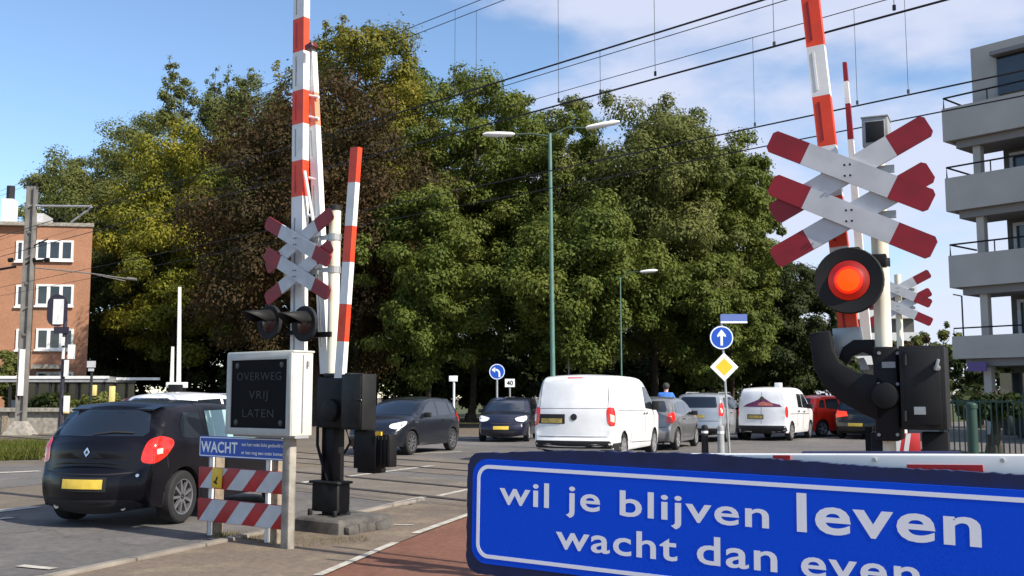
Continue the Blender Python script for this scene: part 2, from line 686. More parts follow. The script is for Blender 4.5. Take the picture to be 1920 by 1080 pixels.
line_px('road_marking', [(670, 962), (793, 934)], 0.12, z=0.02)
line_px('road_marking', [(822, 931), (900, 914)], 0.12)
line_px('road_marking', [(595, 1083), (742, 1020)], 0.085, z=0.02)
line_px('road_marking', [(778, 1003), (960, 938)], 0.10, z=0.02)
line_px('road_marking', [(560, 907), (640, 896), (810, 874)], 0.16)
line_px('road_marking', [(-40, 979), (22, 972)], 0.14)
line_px('road_marking', [(-30, 963), (66, 951)], 0.25, z=0.012)
line_px('road_marking', [(36, 1063), (101, 1069)], 0.10)
line_px('road_marking', [(690, 986), (775, 987)], 0.07, z=0.02)
line_px('road_marking', [(-20, 888), (74, 884)], 0.3, z=0.012)
line_px('road_marking', [(748, 853), (865, 848)], 0.2, z=0.018)
line_px('road_marking', [(860, 822), (990, 828)], 0.25, z=0.018)

mb = MB()
mb.add([(-60, 49, .010), (34, 66, .010), (120, 130, .010), (40, 320, .010), (-160, 320, .010)], [(0, 1, 2, 3, 4)])
structure('lawn', mb, M['soil'])
# railway: two tracks running (-1, 1), crossing slabs between the rails, ballast elsewhere
TD = Vector((-0.7071, 0.7071, 0))
TN = Vector((0.7071, 0.7071, 0))


def track_strip(name, s0, s1, w0, w1, m, z):
    mb = MB()
    vs = []
    for s, w in ((s0, w0), (s1, w0), (s1, w1), (s0, w1)):
        p = TN * (s * 0.7071) + TD * w
        vs.append((p.x, p.y, z))
    mb.add(vs, [(0, 1, 2, 3)])
    return structure(name, mb, m)


track_strip('crossing_deck', 13.2, 17.8, -14, 21, M['panel'], 0.010)
track_strip('crossing_deck', 18.9, 23.6, -14, 24, M['panel'], 0.012)
M['railm'] = mat('rusty_rail', (0.035, 0.029, 0.026), 0.8, 0.0, vary=0.3)
for s in (14.4, 16.45, 20.2, 22.25):
    mb = MB()
    p0 = TN * (s * 0.7071) + TD * -60
    p1 = TN * (s * 0.7071) + TD * 160
    mid = (p0 + p1) / 2
    mb.box((mid.x, mid.y, 0.012), (220, 0.14, 0.02), rz=math.atan2(TD.y, TD.x))
    structure('rail', mb, [M['railm'], M['steel']])


# grass
def blades(name, region, n, h, seed, mats):
    rng = np.random.default_rng(seed)
    V, F = [], []
    for i in range(n):
        p = region(rng)
        a = rng.uniform(0, 6.283)
        w = rng.uniform(0.015, 0.04) * (h / 0.35)
        hh = h * rng.uniform(0.45, 1.15)
        ln = rng.normal(0, .55, 2) * hh
        c, s = math.cos(a) * w, math.sin(a) * w
        o = len(V)
        V += [(p[0] - c, p[1] - s, 0.0), (p[0] + c, p[1] + s, 0.0), (p[0] + ln[0], p[1] + ln[1], hh)]
        F.append((o, o + 1, o + 2))
    mb = MB()
    mb.v = [Vector(v) for v in V]
    mb.f = F
    mb.m = [0] * len(F)
    o = mb.build(name, mats)
    o['kind'] = 'stuff'
    return o


M['grass'] = leaf_mat('verge_grass', (0.07, 0.10, 0.012), (0.10, 0.12, 0.02), (0.14, 0.125, 0.035))
ga, gb, gc, gd_ = G(-160, 868), G(78, 862), G(82, 838), G(-160, 838)


def reg_quad(a, b, c, d):
    def f(rng):
        u, v = rng.random(), rng.random()
        p = (a * (1 - u) + b * u) * (1 - v) + (d * (1 - u) + c * u) * v
        return p
    return f


blades('grass', reg_quad(ga, gb, gc, gd_), 9500, 0.30, 3, M['grass'])
mb = MB()
mb.add([(q.x, q.y, 0.02) for q in (ga, gb, gc, gd_)], [(0, 1, 2, 3)])
structure('verge', mb, M['soil'])
M['weed'] = leaf_mat('dry_weeds', (0.10, 0.11, 0.03), (0.17, 0.14, 0.055), (0.23, 0.19, 0.09))
wa = G(400, 1020)
blades('weeds', reg_quad(G(400, 1008), G(545, 1030), G(545, 1006), G(400, 1000)), 500, 0.06, 5, M['weed'])
blades('weeds', reg_quad(G(556, 1030), G(690, 1018), G(690, 1008), G(556, 1014)), 380, 0.05, 6, M['weed'])

# ------------------------------------------------------------------ cars
MESH_CACHE = {}


def smooth_outline(pts, k=2, keep=()):
    for _ in range(k):
        o = []
        n = len(pts)
        for i in range(n - 1):
            a, b = pts[i], pts[i + 1]
            if i == 0:
                o.append(a)
            o.append((a[0] * .75 + b[0] * .25, a[1] * .75 + b[1] * .25))
            o.append((a[0] * .25 + b[0] * .75, a[1] * .25 + b[1] * .75))
        o.append(pts[-1])
        pts = o
    return pts


def arch(cx, cz, r, zb, n=12):
    "wheel arch from its front foot over to its rear foot (travelling to -x)"
    a0 = math.asin((zb - cz) / r)
    o = []
    for i in range(n + 1):
        a = a0 + (math.pi - 2 * a0) * i / n
        o.append((cx + r * math.cos(a), cz + r * math.sin(a)))
    return o


def seg_dist(px, pz, A, B):
    d = B - A
    l2 = (d ** 2).sum(1) + 1e-12
    t = np.clip(((px - A[:, 0]) * d[:, 0] + (pz - A[:, 1]) * d[:, 1]) / l2, 0, 1)
    qx = A[:, 0] + t * d[:, 0]
    qz = A[:, 1] + t * d[:, 1]
    dd = np.hypot(px - qx, pz - qz)
    i = int(dd.argmin())
    return dd[i], i


class Car:
    """body shaped from a side profile: tumblehome, plan taper, rounded edges, crowned panels; glass, lamps and
    trim are laid on by casting their outlines on to the body"""

    def __init__(s, top, L, W, zb, xr, xf, rw, belt, tumble, rear_taper, front_taper, bow, r_edge, step, rear_vertical=False):
        s.L, s.W, s.xr, s.xf, s.rw = L, W, xr, xf, rw
        up = smooth_outline(top, 2)                     # rear bottom, over the roof, to front bottom
        ra = rw + 0.05
        low = [(up[-1][0], zb)] if abs(up[-1][1] - zb) > 1e-4 else []
        low += arch(xf, rw, ra, zb) + arch(xr, rw, ra, zb)
        outl = up + low
        A = np.array(outl)
        # orientation: going over the roof from rear to front is clockwise
        B = np.roll(A, -1, axis=0)
        d = B - A
        nrm = np.stack([-d[:, 1], d[:, 0]], 1)
        nrm /= (np.linalg.norm(nrm, axis=1)[:, None] + 1e-9)
        nup = len(up)
        bm = bmesh.new()
        vs = [[bm.verts.new((x, y, z)) for x, z in outl] for y in (-1, 1)]
        n = len(outl)
        f0 = bm.faces.new(vs[0])
        f1 = bm.faces.new(vs[1][::-1])
        for i in range(n):
            j = (i + 1) % n
            bm.faces.new((vs[0][i], vs[1][i], vs[1][j], vs[0][j]))
        bmesh.ops.triangulate(bm, faces=[f0, f1])
        zs = A[:, 1]
        for x in np.arange(A[:, 0].min() + step * .5, A[:, 0].max(), step):
            bmesh.ops.bisect_plane(bm, geom=bm.verts[:] + bm.edges[:] + bm.faces[:], plane_co=(x, 0, 0), plane_no=(1, 0, 0))
        for z in np.arange(zs.min() + step * .5, zs.max(), step):
            bmesh.ops.bisect_plane(bm, geom=bm.verts[:] + bm.edges[:] + bm.faces[:], plane_co=(0, 0, z), plane_no=(0, 0, 1))
        for y in np.linspace(-1, 1, 13)[1:-1]:
            bmesh.ops.bisect_plane(bm, geom=bm.verts[:] + bm.edges[:] + bm.faces[:], plane_co=(0, y, 0), plane_no=(0, 1, 0))

        def hw(x, z):
            w = W
            if z > belt:
                w -= (z - belt) * tumble
            else:
                w -= 0.035 * ((belt - z) / (belt - zb)) ** 2 * (1 if z < 0.5 else 0.6)
            if x < rear_taper[0]:
                w -= rear_taper[1] * ((rear_taper[0] - x) / rear_taper[0]) ** 2
            if x > L - front_taper[0]:
                w -= front_taper[1] * ((x - L + front_taper[0]) / front_taper[0]) ** 2
            return w
        s.hw = hw
        s.tag = {}
        bm.verts.ensure_lookup_table()
        for v in bm.verts:
            x, t, z = v.co
            dd, i = seg_dist(x, z, A, B)
            h = hw(x, z)
            lower = i >= nup - 1
            re = r_edge if not lower else 0.015
            if abs(t) > 0.999:
                k = min(dd / re, 1.0)
                y = h - re * (1 - math.sqrt(max(0, 1 - (1 - k) ** 2)))
                v.co.y = math.copysign(y, t)
            else:
                y = (h - re) * t
                if not lower:
                    nn = nrm[i]
                    c = (0.035 + bow * abs(nn[0]) ** 2) * (1 - t * t)
                    v.co.x += nn[0] * c
                    v.co.z += nn[1] * c
                v.co.y = y
        bmesh.ops.recalc_face_normals(bm, faces=bm.faces)
        for f in bm.faces:
            c = f.calc_center_median()
            f.smooth = True
            f.material_index = 0
            for cx in (xr, xf):
                if math.hypot(c.x - cx, c.z - rw) < ra + 0.004 and abs(f.normal.y) < 0.8:
                    f.material_index = 1
            if c.z < zb + 0.03 and f.normal.z < -0.5:
                f.material_index = 1
        for e in bm.edges:
            if len(e.link_faces) == 2 and e.calc_face_angle(0) > R(38):
                e.smooth = False
        s.bvh = BVHTree.FromBMesh(bm)
        # centre on the wheelbase length
        s.me = bpy.data.meshes.new('body')
        bm.to_mesh(s.me)
        bm.free()
        s.off = Vector((-L / 2, 0, 0))
        s.parts = []

    def body(s, root, paint):
        me = s.me
        me.transform(Matrix.Translation(s.off))
        me.materials.append(paint)
        me.materials.append(M['under'])
        o = bpy.data.objects.new('body', me)
        COL.objects.link(o)
        o.parent = root
        FR[o.name] = frame(root)
        s.body_ob = o
        return o

    def panel(s, mb, poly, D, U, off=0.004, step=0.06, mi=0, V=(0, 0, 1)):
        D, U, V = Vector(D).normalized(), Vector(U), Vector(V)
        bm = bmesh.new()
        vs = [bm.verts.new((a, b, 0)) for a, b in poly]
        f = bm.faces.new(vs)
        bmesh.ops.triangulate(bm, faces=[f])
        us = [p[0] for p in poly]
        ws = [p[1] for p in poly]
        for a in np.arange(min(us) + step / 2, max(us), step):
            bmesh.ops.bisect_plane(bm, geom=bm.verts[:] + bm.edges[:] + bm.faces[:], plane_co=(a, 0, 0), plane_no=(1, 0, 0))
        for b in np.arange(min(ws) + step / 2, max(ws), step):
            bmesh.ops.bisect_plane(bm, geom=bm.verts[:] + bm.edges[:] + bm.faces[:], plane_co=(0, b, 0), plane_no=(0, 1, 0))
        bm.verts.ensure_lookup_table()
        for i, v in enumerate(bm.verts):
            v.index = i
        pos = []
        for v in bm.verts:
            o = U * v.co.x + V * v.co.y - D * 8
            o = o + Vector((s.L / 2 if abs(D.x) < 0.01 and abs(U.x) < .01 else 0, 0, 0))
            h = s.bvh.ray_cast(o, D)
            if h[0] is None:
                h2 = s.bvh.find_nearest(o + D * 7.0)
                pos.append(h2[0] + h2[1] * off)
            else:
                nn = h[1] if h[1].dot(D) < 0 else -h[1]
                pos.append(h[0] + (nn * 0.6 - D * 0.4).normalized() * off)
        mb.add([p + s.off for p in pos], [tuple(v.index for v in f.verts) for f in bm.faces], mi)
        bm.free()

    def side(s, mb, poly, sgn, off=0.004, step=0.06, mi=0):
        "polygon of (x, z) on the right (-1) or left (+1) side"
        D = Vector((0, -sgn, 0))
        U = Vector((1, 0, 0))
        s.panel(mb, poly, D, U, off, step, mi)

    def rear(s, mb, poly, off=0.004, step=0.06, mi=0):
        s.panel(mb, poly, (1, 0, 0), Vector((0, 1, 0)), off, step, mi)

    def front(s, mb, poly, off=0.004, step=0.06, mi=0):
        s.panel(mb, poly, (-1, 0, 0), Vector((0, 1, 0)), off, step, mi)

    def corner(s, mb, c, poly, rear, sgn, off=0.006, step=0.05, mi=0, ang=45):
        "polygon (du, dz) about the corner point c=(x,y,z); du runs towards the car's flank"
        a = R(ang)
        if rear:
            D = Vector((math.cos(a), -sgn * math.sin(a), 0))
            U = Vector((math.sin(a), sgn * math.cos(a), 0))
        else:
            D = Vector((-math.cos(a), -sgn * math.sin(a), 0))
            U = Vector((-math.sin(a), sgn * math.cos(a), 0))
        cu = Vector((c[0], sgn * abs(c[1]), 0)).dot(U)
        s.panel(mb, [(cu + u, c[2] + z) for u, z in poly], D, U, off, step, mi)


def soft(poly, k=2):
    for _ in range(k):
        n = len(poly)
        o = []
        for i in range(n):
            a, b = poly[i], poly[(i + 1) % n]
            o += [(a[0] * .78 + b[0] * .22, a[1] * .78 + b[1] * .22), (a[0] * .22 + b[0] * .78, a[1] * .22 + b[1] * .78)]
        poly = o
    return poly


def strip_poly(pts, w):
    "thin ribbon polygon along a polyline"
    L, Rr = [], []
    for k, p in enumerate(pts):
        a = Vector(pts[max(k - 1, 0)])
        b = Vector(pts[min(k + 1, len(pts) - 1)])
        d = (b - a).normalized()
        nn = Vector((-d.y, d.x)) * w / 2
        L.append((p[0] + nn.x, p[1] + nn.y))
        Rr.append((p[0] - nn.x, p[1] - nn.y))
    return L + Rr[::-1]


def make_wheel(root, x, sgn, ytrack, r, style, width=0.19):
    "wheel: tyre with rim (spokes, hub) as its piece"
    key = ('w', style, round(r, 3), width)
    if key not in MESH_CACHE:
        t = MB()
        w = width / 2
        ri = r * 0.68
        t.lathe_y([(ri, w * .9), (r * .80, w), (r * .93, w * .96), (r * .985, w * .8), (r, w * .5), (r, -w * .5),
                   (r * .985, -w * .8), (r * .93, -w * .96), (r * .80, -w), (ri, -w * .9), (ri, w * .9)], n=32)
        to = t.build('tyre', M['tyre'], smooth=True)
        rm = MB()
        rm.lathe_y([(ri, w * .92), (ri * .93, w * .88), (ri * .9, w * .2)], n=32)
        rm.lathe_y([(ri * .92, w * .1), (0.001, w * .1)], n=32, mi=1)
        rm.lathe_y([(0.05, w * .3), (0.048, w * .78), (0.001, w * .8)], n=14)
        ns = {'multi': 9, 'five': 5, 'cover': 7}[style]
        for i in range(ns):
            a = 2 * math.pi * i / ns
            for da in ((-0.09, 0.09) if style == 'five' else (0,)):
                c = Vector((math.cos(a + da), 0, math.sin(a + da)))
                p0 = c * 0.03 + Vector((0, w * .72, 0))
                p1 = c * ri * .95 + Vector((0, w * .80, 0))
                T = Matrix.Rotation(-(a + da), 4, 'Y')
                wd = {'multi': 0.032, 'five': 0.034, 'cover': 0.06}[style]
                rm.box((ri * .5, w * .68, 0), (ri * .92, 0.03, wd), T=T)
        ro = rm.build('rim', [M['gunrim'] if style == 'multi' else M['rim'], M['under'] if style == 'multi' else M['darkrim']], smooth=True)
        MESH_CACHE[key] = (to.data, ro.data)
        bpy.data.objects.remove(to)
        bpy.data.objects.remove(ro)
    tm, rmh = MESH_CACHE[key]
    o = bpy.data.objects.new('wheel', tm)
    COL.objects.link(o)
    o.parent = root
    o.location = (x, sgn * ytrack, r)
    o.rotation_euler = (0, 0, 0 if sgn > 0 else math.pi)
    q = bpy.data.objects.new('rim', rmh)
    COL.objects.link(q)
    q.parent = o
    return o


def paint(name, c, rough=0.25, metal=0.0, coat=0.5, spec=0.5):
    return mat(name, c, rough, metal, vary=0.12, vscale=2.5, coat=coat, detail=8, spec=spec)


def finish(car, root, P_, style='five', tw=0.19):
    "windows, lamps, plates, seams and wheels from a dict of outlines"
    off = car.off
    for sgn in (-1, 1):
        for k, poly in enumerate(P_.get('side', [])):
            mb = MB()
            car.side(mb, poly, sgn, step=0.07)
            g = M['glass']
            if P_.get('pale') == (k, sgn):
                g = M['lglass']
            w = mb.build('side_window', g, root, smooth=True, angle=60)
        for pts in P_.get('seams', []):
            mb = MB()
            car.side(mb, strip_poly(pts, P_.get('seam_w', 0.012)), sgn, off=0.002, step=0.05)
            mb.build('door_seam', M['under'], root, smooth=True)
        mb = MB()
        for pts in P_.get('handles', []):
            car.side(mb, pts, sgn, off=0.025, step=0.1)
        if mb.f:
            mb.build('door_handle', P_.get('handle_mat', M['under']), root, smooth=True)
        for c, poly, ang in P_.get('tails', []):
            mb = MB()
            car.corner(mb, c, soft(poly), True, sgn, ang=ang)
            tl = mb.build('tail_light', M['tail'], root, smooth=True, angle=60)
            for poly2 in P_.get('tail_in', []):
                mb = MB()
                car.corner(mb, c, poly2, True, sgn, ang=ang, off=0.010)
                mb.build('clear_lens', M['tailc'], tl, smooth=True, angle=60)
        for c, poly, ang in P_.get('heads', []):
            mb = MB()
            car.corner(mb, c, soft(poly), False, sgn, ang=ang)
            mb.build('headlight', M['head'], root, smooth=True, angle=60)
        if 'mirror' in P_:
            mx_, mz, sz = P_['mirror']
            mb = MB()
            y = car.hw(mx_, mz)
            mb.box((mx_ + off.x, sgn * (y + 0.10), mz), (0.09, 0.19, 0.13 * sz))
            mb.box((mx_ + off.x, sgn * (y + 0.0), mz - 0.04), (0.05, 0.1, 0.04))
            mb.build('wing_mirror', P_.get('mirror_mat', M['under']), root, bevel=0.03)
        for x in (car.xr, car.xf):
            make_wheel(root, x + off.x, sgn, car.W - tw / 2 - 0.025, car.rw, style, tw)
    for key, nm, fn, m in (('rearw', 'rear_window', car.rear, M['glass']), ('front', 'windscreen', car.front, M['glass']),
                           ('rplate', 'number_plate', car.rear, P_.get('plate_mat', M['plate'])),
                           ('fplate', 'number_plate', car.front, P_.get('plate_mat', M['plate'])),
                           ('grille', 'grille', car.front, M['under']), ('rtrim', 'bumper_trim', car.rear, M['under']),
                           ('ftrim', 'bumper_trim', car.front, M['under']),
                           ('rlight', 'brake_light', car.rear, M['tail']),
                           ('rseam', 'tailgate_seam', car.rear, M['under']), ('rbadge', 'badge', car.rear, M['chrome'])):
        for poly in P_.get(key, []):
            mb = MB()
            o_ = {'number_plate': 0.014, 'badge': 0.012, 'tailgate_seam': 0.002, 'brake_light': 0.008}.get(nm, 0.004)
            fn(mb, poly, off=o_, step=0.05)
            mb.build(nm, m, root, smooth=True, angle=60)


def rect(a, b, c, d):
    return [(a, c), (b, c), (b, d), (a, d)]


def sym(half):
    "closed polygon symmetric in y from points with y >= 0, bottom to top"
    return half + [(-a, b) for a, b in half[::-1]]


def place_car(name, label, rear_center, heading, L, cat='car', group=None):
    h = R(heading)
    f = Vector((math.sin(h), math.cos(h), 0))
    c = Vector((rear_center[0], rear_center[1], 0)) + f * L / 2
    return thing(name, label, cat, (c.x, c.y, 0.012), R(90) - h, group)


# ---- hatchback body used for several makes (x from the rear)
def hatch_top(L, H):
    k = L / 3.99
    q = H / 1.49
    t = [(0.10, .24), (0.03, .32), (0.0, .46), (0.015, .60), (0.055, .68), (0.085, .80), (0.11, .97), (0.20, 1.08), (0.40, 1.33), (0.50, 1.415),
         (0.64, 1.455), (1.1, 1.488), (1.6, 1.485), (2.0, 1.45), (2.32, 1.36), (2.7, 1.17), (3.02, 1.0), (3.2, .95), (3.5, .87), (3.78, .73),
         (3.92, .60), (3.97, .45), (3.96, .32), (3.90, .22)]
    return [(a * k, b * q) for a, b in t]


def hatch_panels(k=1.0, q=1.0, five=True):
    def S(l):
        return [(a * k, b * q) for a, b in l]

    def Q(l):
        return [(a, b * q) for a, b in l]
    d = {}
    d['side'] = [S([(0.58, 1.06), (1.02, 1.01), (1.10, 1.35), (0.74, 1.36), (0.62, 1.24)]),
                 S([(1.18, 1.0), (2.62, .98), (2.66, 1.06), (2.24, 1.31), (1.90, 1.385), (1.24, 1.375)])]
    d['rearw'] = [sym(Q([(0.56, 1.08), (0.60, 1.13), (0.50, 1.37), (0.44, 1.395)]))]
    d['front'] = [sym(Q([(0.62, 1.04), (0.65, 1.06), (0.54, 1.36), (0.5, 1.38)]))]
    d['seams'] = [S([(1.14, 1.39), (1.12, .98), (1.16, .62), (1.22, .36)]), S([(2.62, .98), (2.66, .6), (2.62, .36)]), S([(1.22, .34), (2.62, .34)]),
                  S([(0.34, .70), (0.30, .95)])]
    d['handles'] = [S(rect(1.24, 1.42, .86, .895))]
    d['mirror'] = (2.5 * k, 1.03 * q, 1.0)
    d['tails'] = [((0.22 * k, 0.72, .93 * q), [(-.20, -.15), (-.05, -.17), (.10, -.09), (.20, .05), (.18, .11), (.04, .15), (-.10, .11), (-.17, .0)], 42)]
    d['heads'] = [((3.72 * k, 0.68, .76 * q), [(-.25, -.06), (-.05, -.09), (.17, .0), (.28, .12), (.12, .10), (-.2, .04)], 45)]
    d['rplate'] = [rect(-.26, .26, .47 * q, .58 * q)]
    d['fplate'] = [rect(-.26, .26, .42, .53)]
    d['grille'] = [sym([(0.42, .29), (0.5, .37), (0.3, .39)]), sym([(0.34, .60), (0.38, .64)])]
    d['rseam'] = [strip_poly([(-.62, .665 * q), (-.3, .64 * q), (.3, .64 * q), (.62, .665 * q)], 0.014)]
    return d


# ---- black hatchback waiting at the left (the largest car)
Lc = 4.0
root = place_car('hatchback', 'black three door hatchback with red tail lamps passing the wait sign', (-4.86, 11.98), 14, Lc)
car = Car(hatch_top(Lc, 1.43), Lc, .83, .22, .66, 3.22, .31, .93, .36, (0.75, .14), (0.9, .19), .15, .07, .05)
car.body(root, paint('black_car_paint', (0.005, 0.0045, 0.007), 0.3, coat=.10, spec=.28))
pn = hatch_panels(1.0, .96)
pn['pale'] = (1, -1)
pn['tail_in'] = [[(-.02, -.06), (.05, -.05), (.05, .01), (-.02, .0)]]
pn['rtrim'] = [sym([(0.5, .235), (0.66, .27), (0.55, .33)])]
pn['rlight'] = [rect(-.12, .12, 1.43, 1.447)]
pn['rlight'] = []
pn['fplate'] = []
finish(car, root, pn, 'multi', 0.205)
# roof spoiler lip, wiper, emblem, exhausts, dark plate recess, reflector
mb = MB()
mb.add([(-Lc / 2 + .36, y, 1.363 - abs(y) * .03) for y in (-.56, -.2, .2, .56)] + [(-Lc / 2 + .56, y, 1.413 - abs(y) * .03) for y in (-.58, -.2, .2, .58)] +
       [(-Lc / 2 + .36, y, 1.343 - abs(y) * .03) for y in (-.56, -.2, .2, .56)],
       [(0, 1, 5, 4), (1, 2, 6, 5), (2, 3, 7, 6), (8, 9, 1, 0), (9, 10, 2, 1), (10, 11, 3, 2)])
mb.build('spoiler', MATS['black_car_paint'], root, smooth=True)
mb = MB()
car.rear(mb, [(0.0, .915), (.040, .86), (0.0, .805), (-.040, .86)], off=0.012, step=.2)
car.rear(mb, [(0.0, .885), (.016, .86), (0.0, .835), (-.016, .86)], off=0.016, step=.2, mi=1)
mb.build('emblem', [M['chrome'], M['under']], root)
mb = MB()
car.rear(mb, strip_poly([(.02, 1.055), (-.22, 1.085), (-.45, 1.075)], .018), off=.02, step=.1)
mb.build('wiper', M['under'], root)
for y in (-.42, .46):
    mb = MB()
    mb.cyl((-Lc / 2 + .02, y, .235), (-Lc / 2 + .35, y, .25), .035, n=12)
    mb.build('exhaust', M['chrome'], root, smooth=True)
mb = MB()
car.rear(mb, rect(-.30, .30, .42, .58), off=.006)
mb.build('plate_recess', M['under'], root)
mb = MB()
car.rear(mb, disc_outline(.018, 10, -.60, .60), off=.012)
mb.build('reflector', M['chrome'], root)

# ---- white panel van
Lv = 4.95
vt = [(0.12, .34), (0.02, .42), (0.0, .52), (0.04, .60), (0.06, .80), (0.07, 1.10), (0.12, 1.3), (0.24, 1.72), (0.30, 1.88), (0.42, 1.955), (0.9, 1.985), (2.2, 1.985),
      (3.0, 1.96), (3.30, 1.89), (3.6, 1.68), (4.02, 1.30), (4.2, 1.20), (4.6, 1.06), (4.85, .88), (4.93, .62), (4.94, .45), (4.88, .28)]
vrt = G(1072, 860)
root = place_car('panel_van', 'white panel van with barn door rear waiting beyond the tracks', (1.34, 23.0), 21, Lv, 'van')
car = Car(vt, Lv, .95, .28, 1.0, 4.02, .34, 1.1, .18, (0.4, .05), (0.8, .16), .07, .07, .07)
car.body(root, paint('white_van_paint', (0.80, 0.80, 0.80), 0.3))
pn = dict(
    side=[[(3.05, 1.22), (3.98, 1.17), (3.90, 1.28), (3.55, 1.62), (3.36, 1.74), (3.10, 1.76)]],
    front=[sym([(0.70, 1.30), (0.72, 1.36), (0.66, 1.78), (0.6, 1.82)])],
    seams=[[(1.62, 1.86), (1.6, .62), (1.5, .42)], [(2.95, 1.86), (2.93, .38)], [(3.98, 1.12), (3.86, .8)], [(0.45, 1.19), (2.9, 1.16)], [(1.62, .45), (3.6, .40)]],
    handles=[rect(2.74, 2.86, 1.08, 1.12), rect(3.0, 3.14, 1.08, 1.12)],
    mirror=(3.78, 1.28, 1.7),
    tails=[((0.12, .86, 1.06), [(-.10, -.21), (.12, -.21), (.12, .21), (-.10, .21)], 50)],
    tail_in=[[(-.04, -.10), (.06, -.13), (.07, .02), (-.04, .06)]],
    heads=[((4.72, .74, .86), [(-.2, -.1), (.1, -.1), (.2, .12), (-.1, .1)], 45)],
    rplate=[rect(0.22, 0.74, .915, 1.02)], plate_mat=M['dplate'],
    rtrim=[rect(.16, .80, .90, 1.115), sym([(0.86, .36), (0.9, .44), (0.86, .53)])],
    rseam=[strip_poly([(-.80, 1.18), (-.79, 1.82)], .012), strip_poly([(.80, 1.18), (.78, 1.82)], .012), strip_poly([(-.80, .62), (.80, .62)], .012),
           strip_poly([(-.79, 1.24), (.79, 1.24)], .010)],
    rlight=[rect(-.18, .18, 1.915, 1.935)], seam_w=.014)
finish(car, root, pn, 'cover', .2)
mb = MB()
car.rear(mb, disc_outline(.075, 20, -.05, 1.05), off=.012, step=.1)
mb.build('emblem', M['under'], root)
for sg in (-1, 1):
    mb = MB()
    car.side(mb, rect(.10, .98, .29, .48), sg, off=.012)
    mb.build('bumper_corner', M['under'], root, smooth=True)


def simple_hatch(name, label, rear_center, heading, L, H, W, col, pname, style='five', plate='plate', front_cut=False, step=.09, metal=0.3, rw=.31):
    root = place_car(name, label, rear_center, heading, L)
    car = Car(hatch_top(L, H), L, W, .22, .66 * L / 3.99, 3.22 * L / 3.99, rw, .93 * H / 1.49, .34, (0.7, .12), (0.9, .18), .12, .07, step)
    car.body(root, paint(pname, col, 0.28, metal))
    pn = hatch_panels(L / 3.99, H / 1.49)
    pn['plate_mat'] = M[plate]
    pn['side'] = [[(x * L / 3.99, z * H / 1.49) for x, z in l] for l in (
        [(0.46, 1.07), (0.80, 1.04), (0.86, 1.33), (0.66, 1.33)],
        [(0.88, 1.03), (1.66, .99), (1.66, 1.39), (0.96, 1.36)], [(1.74, .99), (2.64, .97), (2.68, 1.05), (2.24, 1.30), (1.95, 1.375), (1.74, 1.385)])]
    finish(car, root, pn, style)
    return root, car


# oncoming traffic: the front faces us
def oncoming(front_center, heading, L):
    h = R(heading)
    f = Vector((math.sin(h), math.cos(h), 0))
    return (front_center[0] - f.x * L, front_center[1] - f.y * L)


p = P(696, 745, 26.6)
rc = oncoming((p.x, 26.6), 180 + 22, 3.85)
simple_hatch('hatchback', 'dark grey hatchback facing us with bright headlamp beside the black barrier box', rc, 180 + 22, 3.85, 1.48, .85,
             (0.010, 0.012, 0.018), 'dark_grey_car_paint', 'multi', metal=0)
p = P(940, 745, 34.5)
rc = oncoming((p.x, 34.5), 180 + 8, 4.1)
simple_hatch('hatchback', 'dark blue hatchback facing us half hidden behind the panel van', rc, 180 + 8, 4.1, 1.48, .88,
             (0.010, 0.012, 0.030), 'dark_blue_car_paint', 'five')
# queue ahead of the van
simple_hatch('hatchback', 'small grey hatchback just ahead of the panel van', (3.75, 29.2), 22, 3.9, 1.48, .84, (0.22, 0.225, 0.23), 'mid_grey_car_paint', 'five', metal=.5)
p = P(1604, 745, 37)
root, car = simple_hatch('hatchback', 'black hatchback with a lit brake lamp in front of the red car', (p.x, 37), 36, 4.1, 1.46, .87, (0.010, 0.011, 0.014), 'black_gloss_car_paint', 'five')
mb = MB()
car.rear(mb, [(.28, .82), (.70, .78), (.72, 1.0), (.34, .98)], off=.012)
mb.build('brake_lamp', mat('lit_brake_lamp', (.8, .05, .02), .3, emit=(1, .03, .01), estr=.9), root)
p = P(1488, 745, 39.5)
simple_hatch('hatchback', 'bright red hatchback in the far queue right of the delivery van', (p.x, 39.5), 58, 3.9, 1.55, .86, (0.80, 0.03, 0.012), 'red_car_paint', 'five', metal=0)

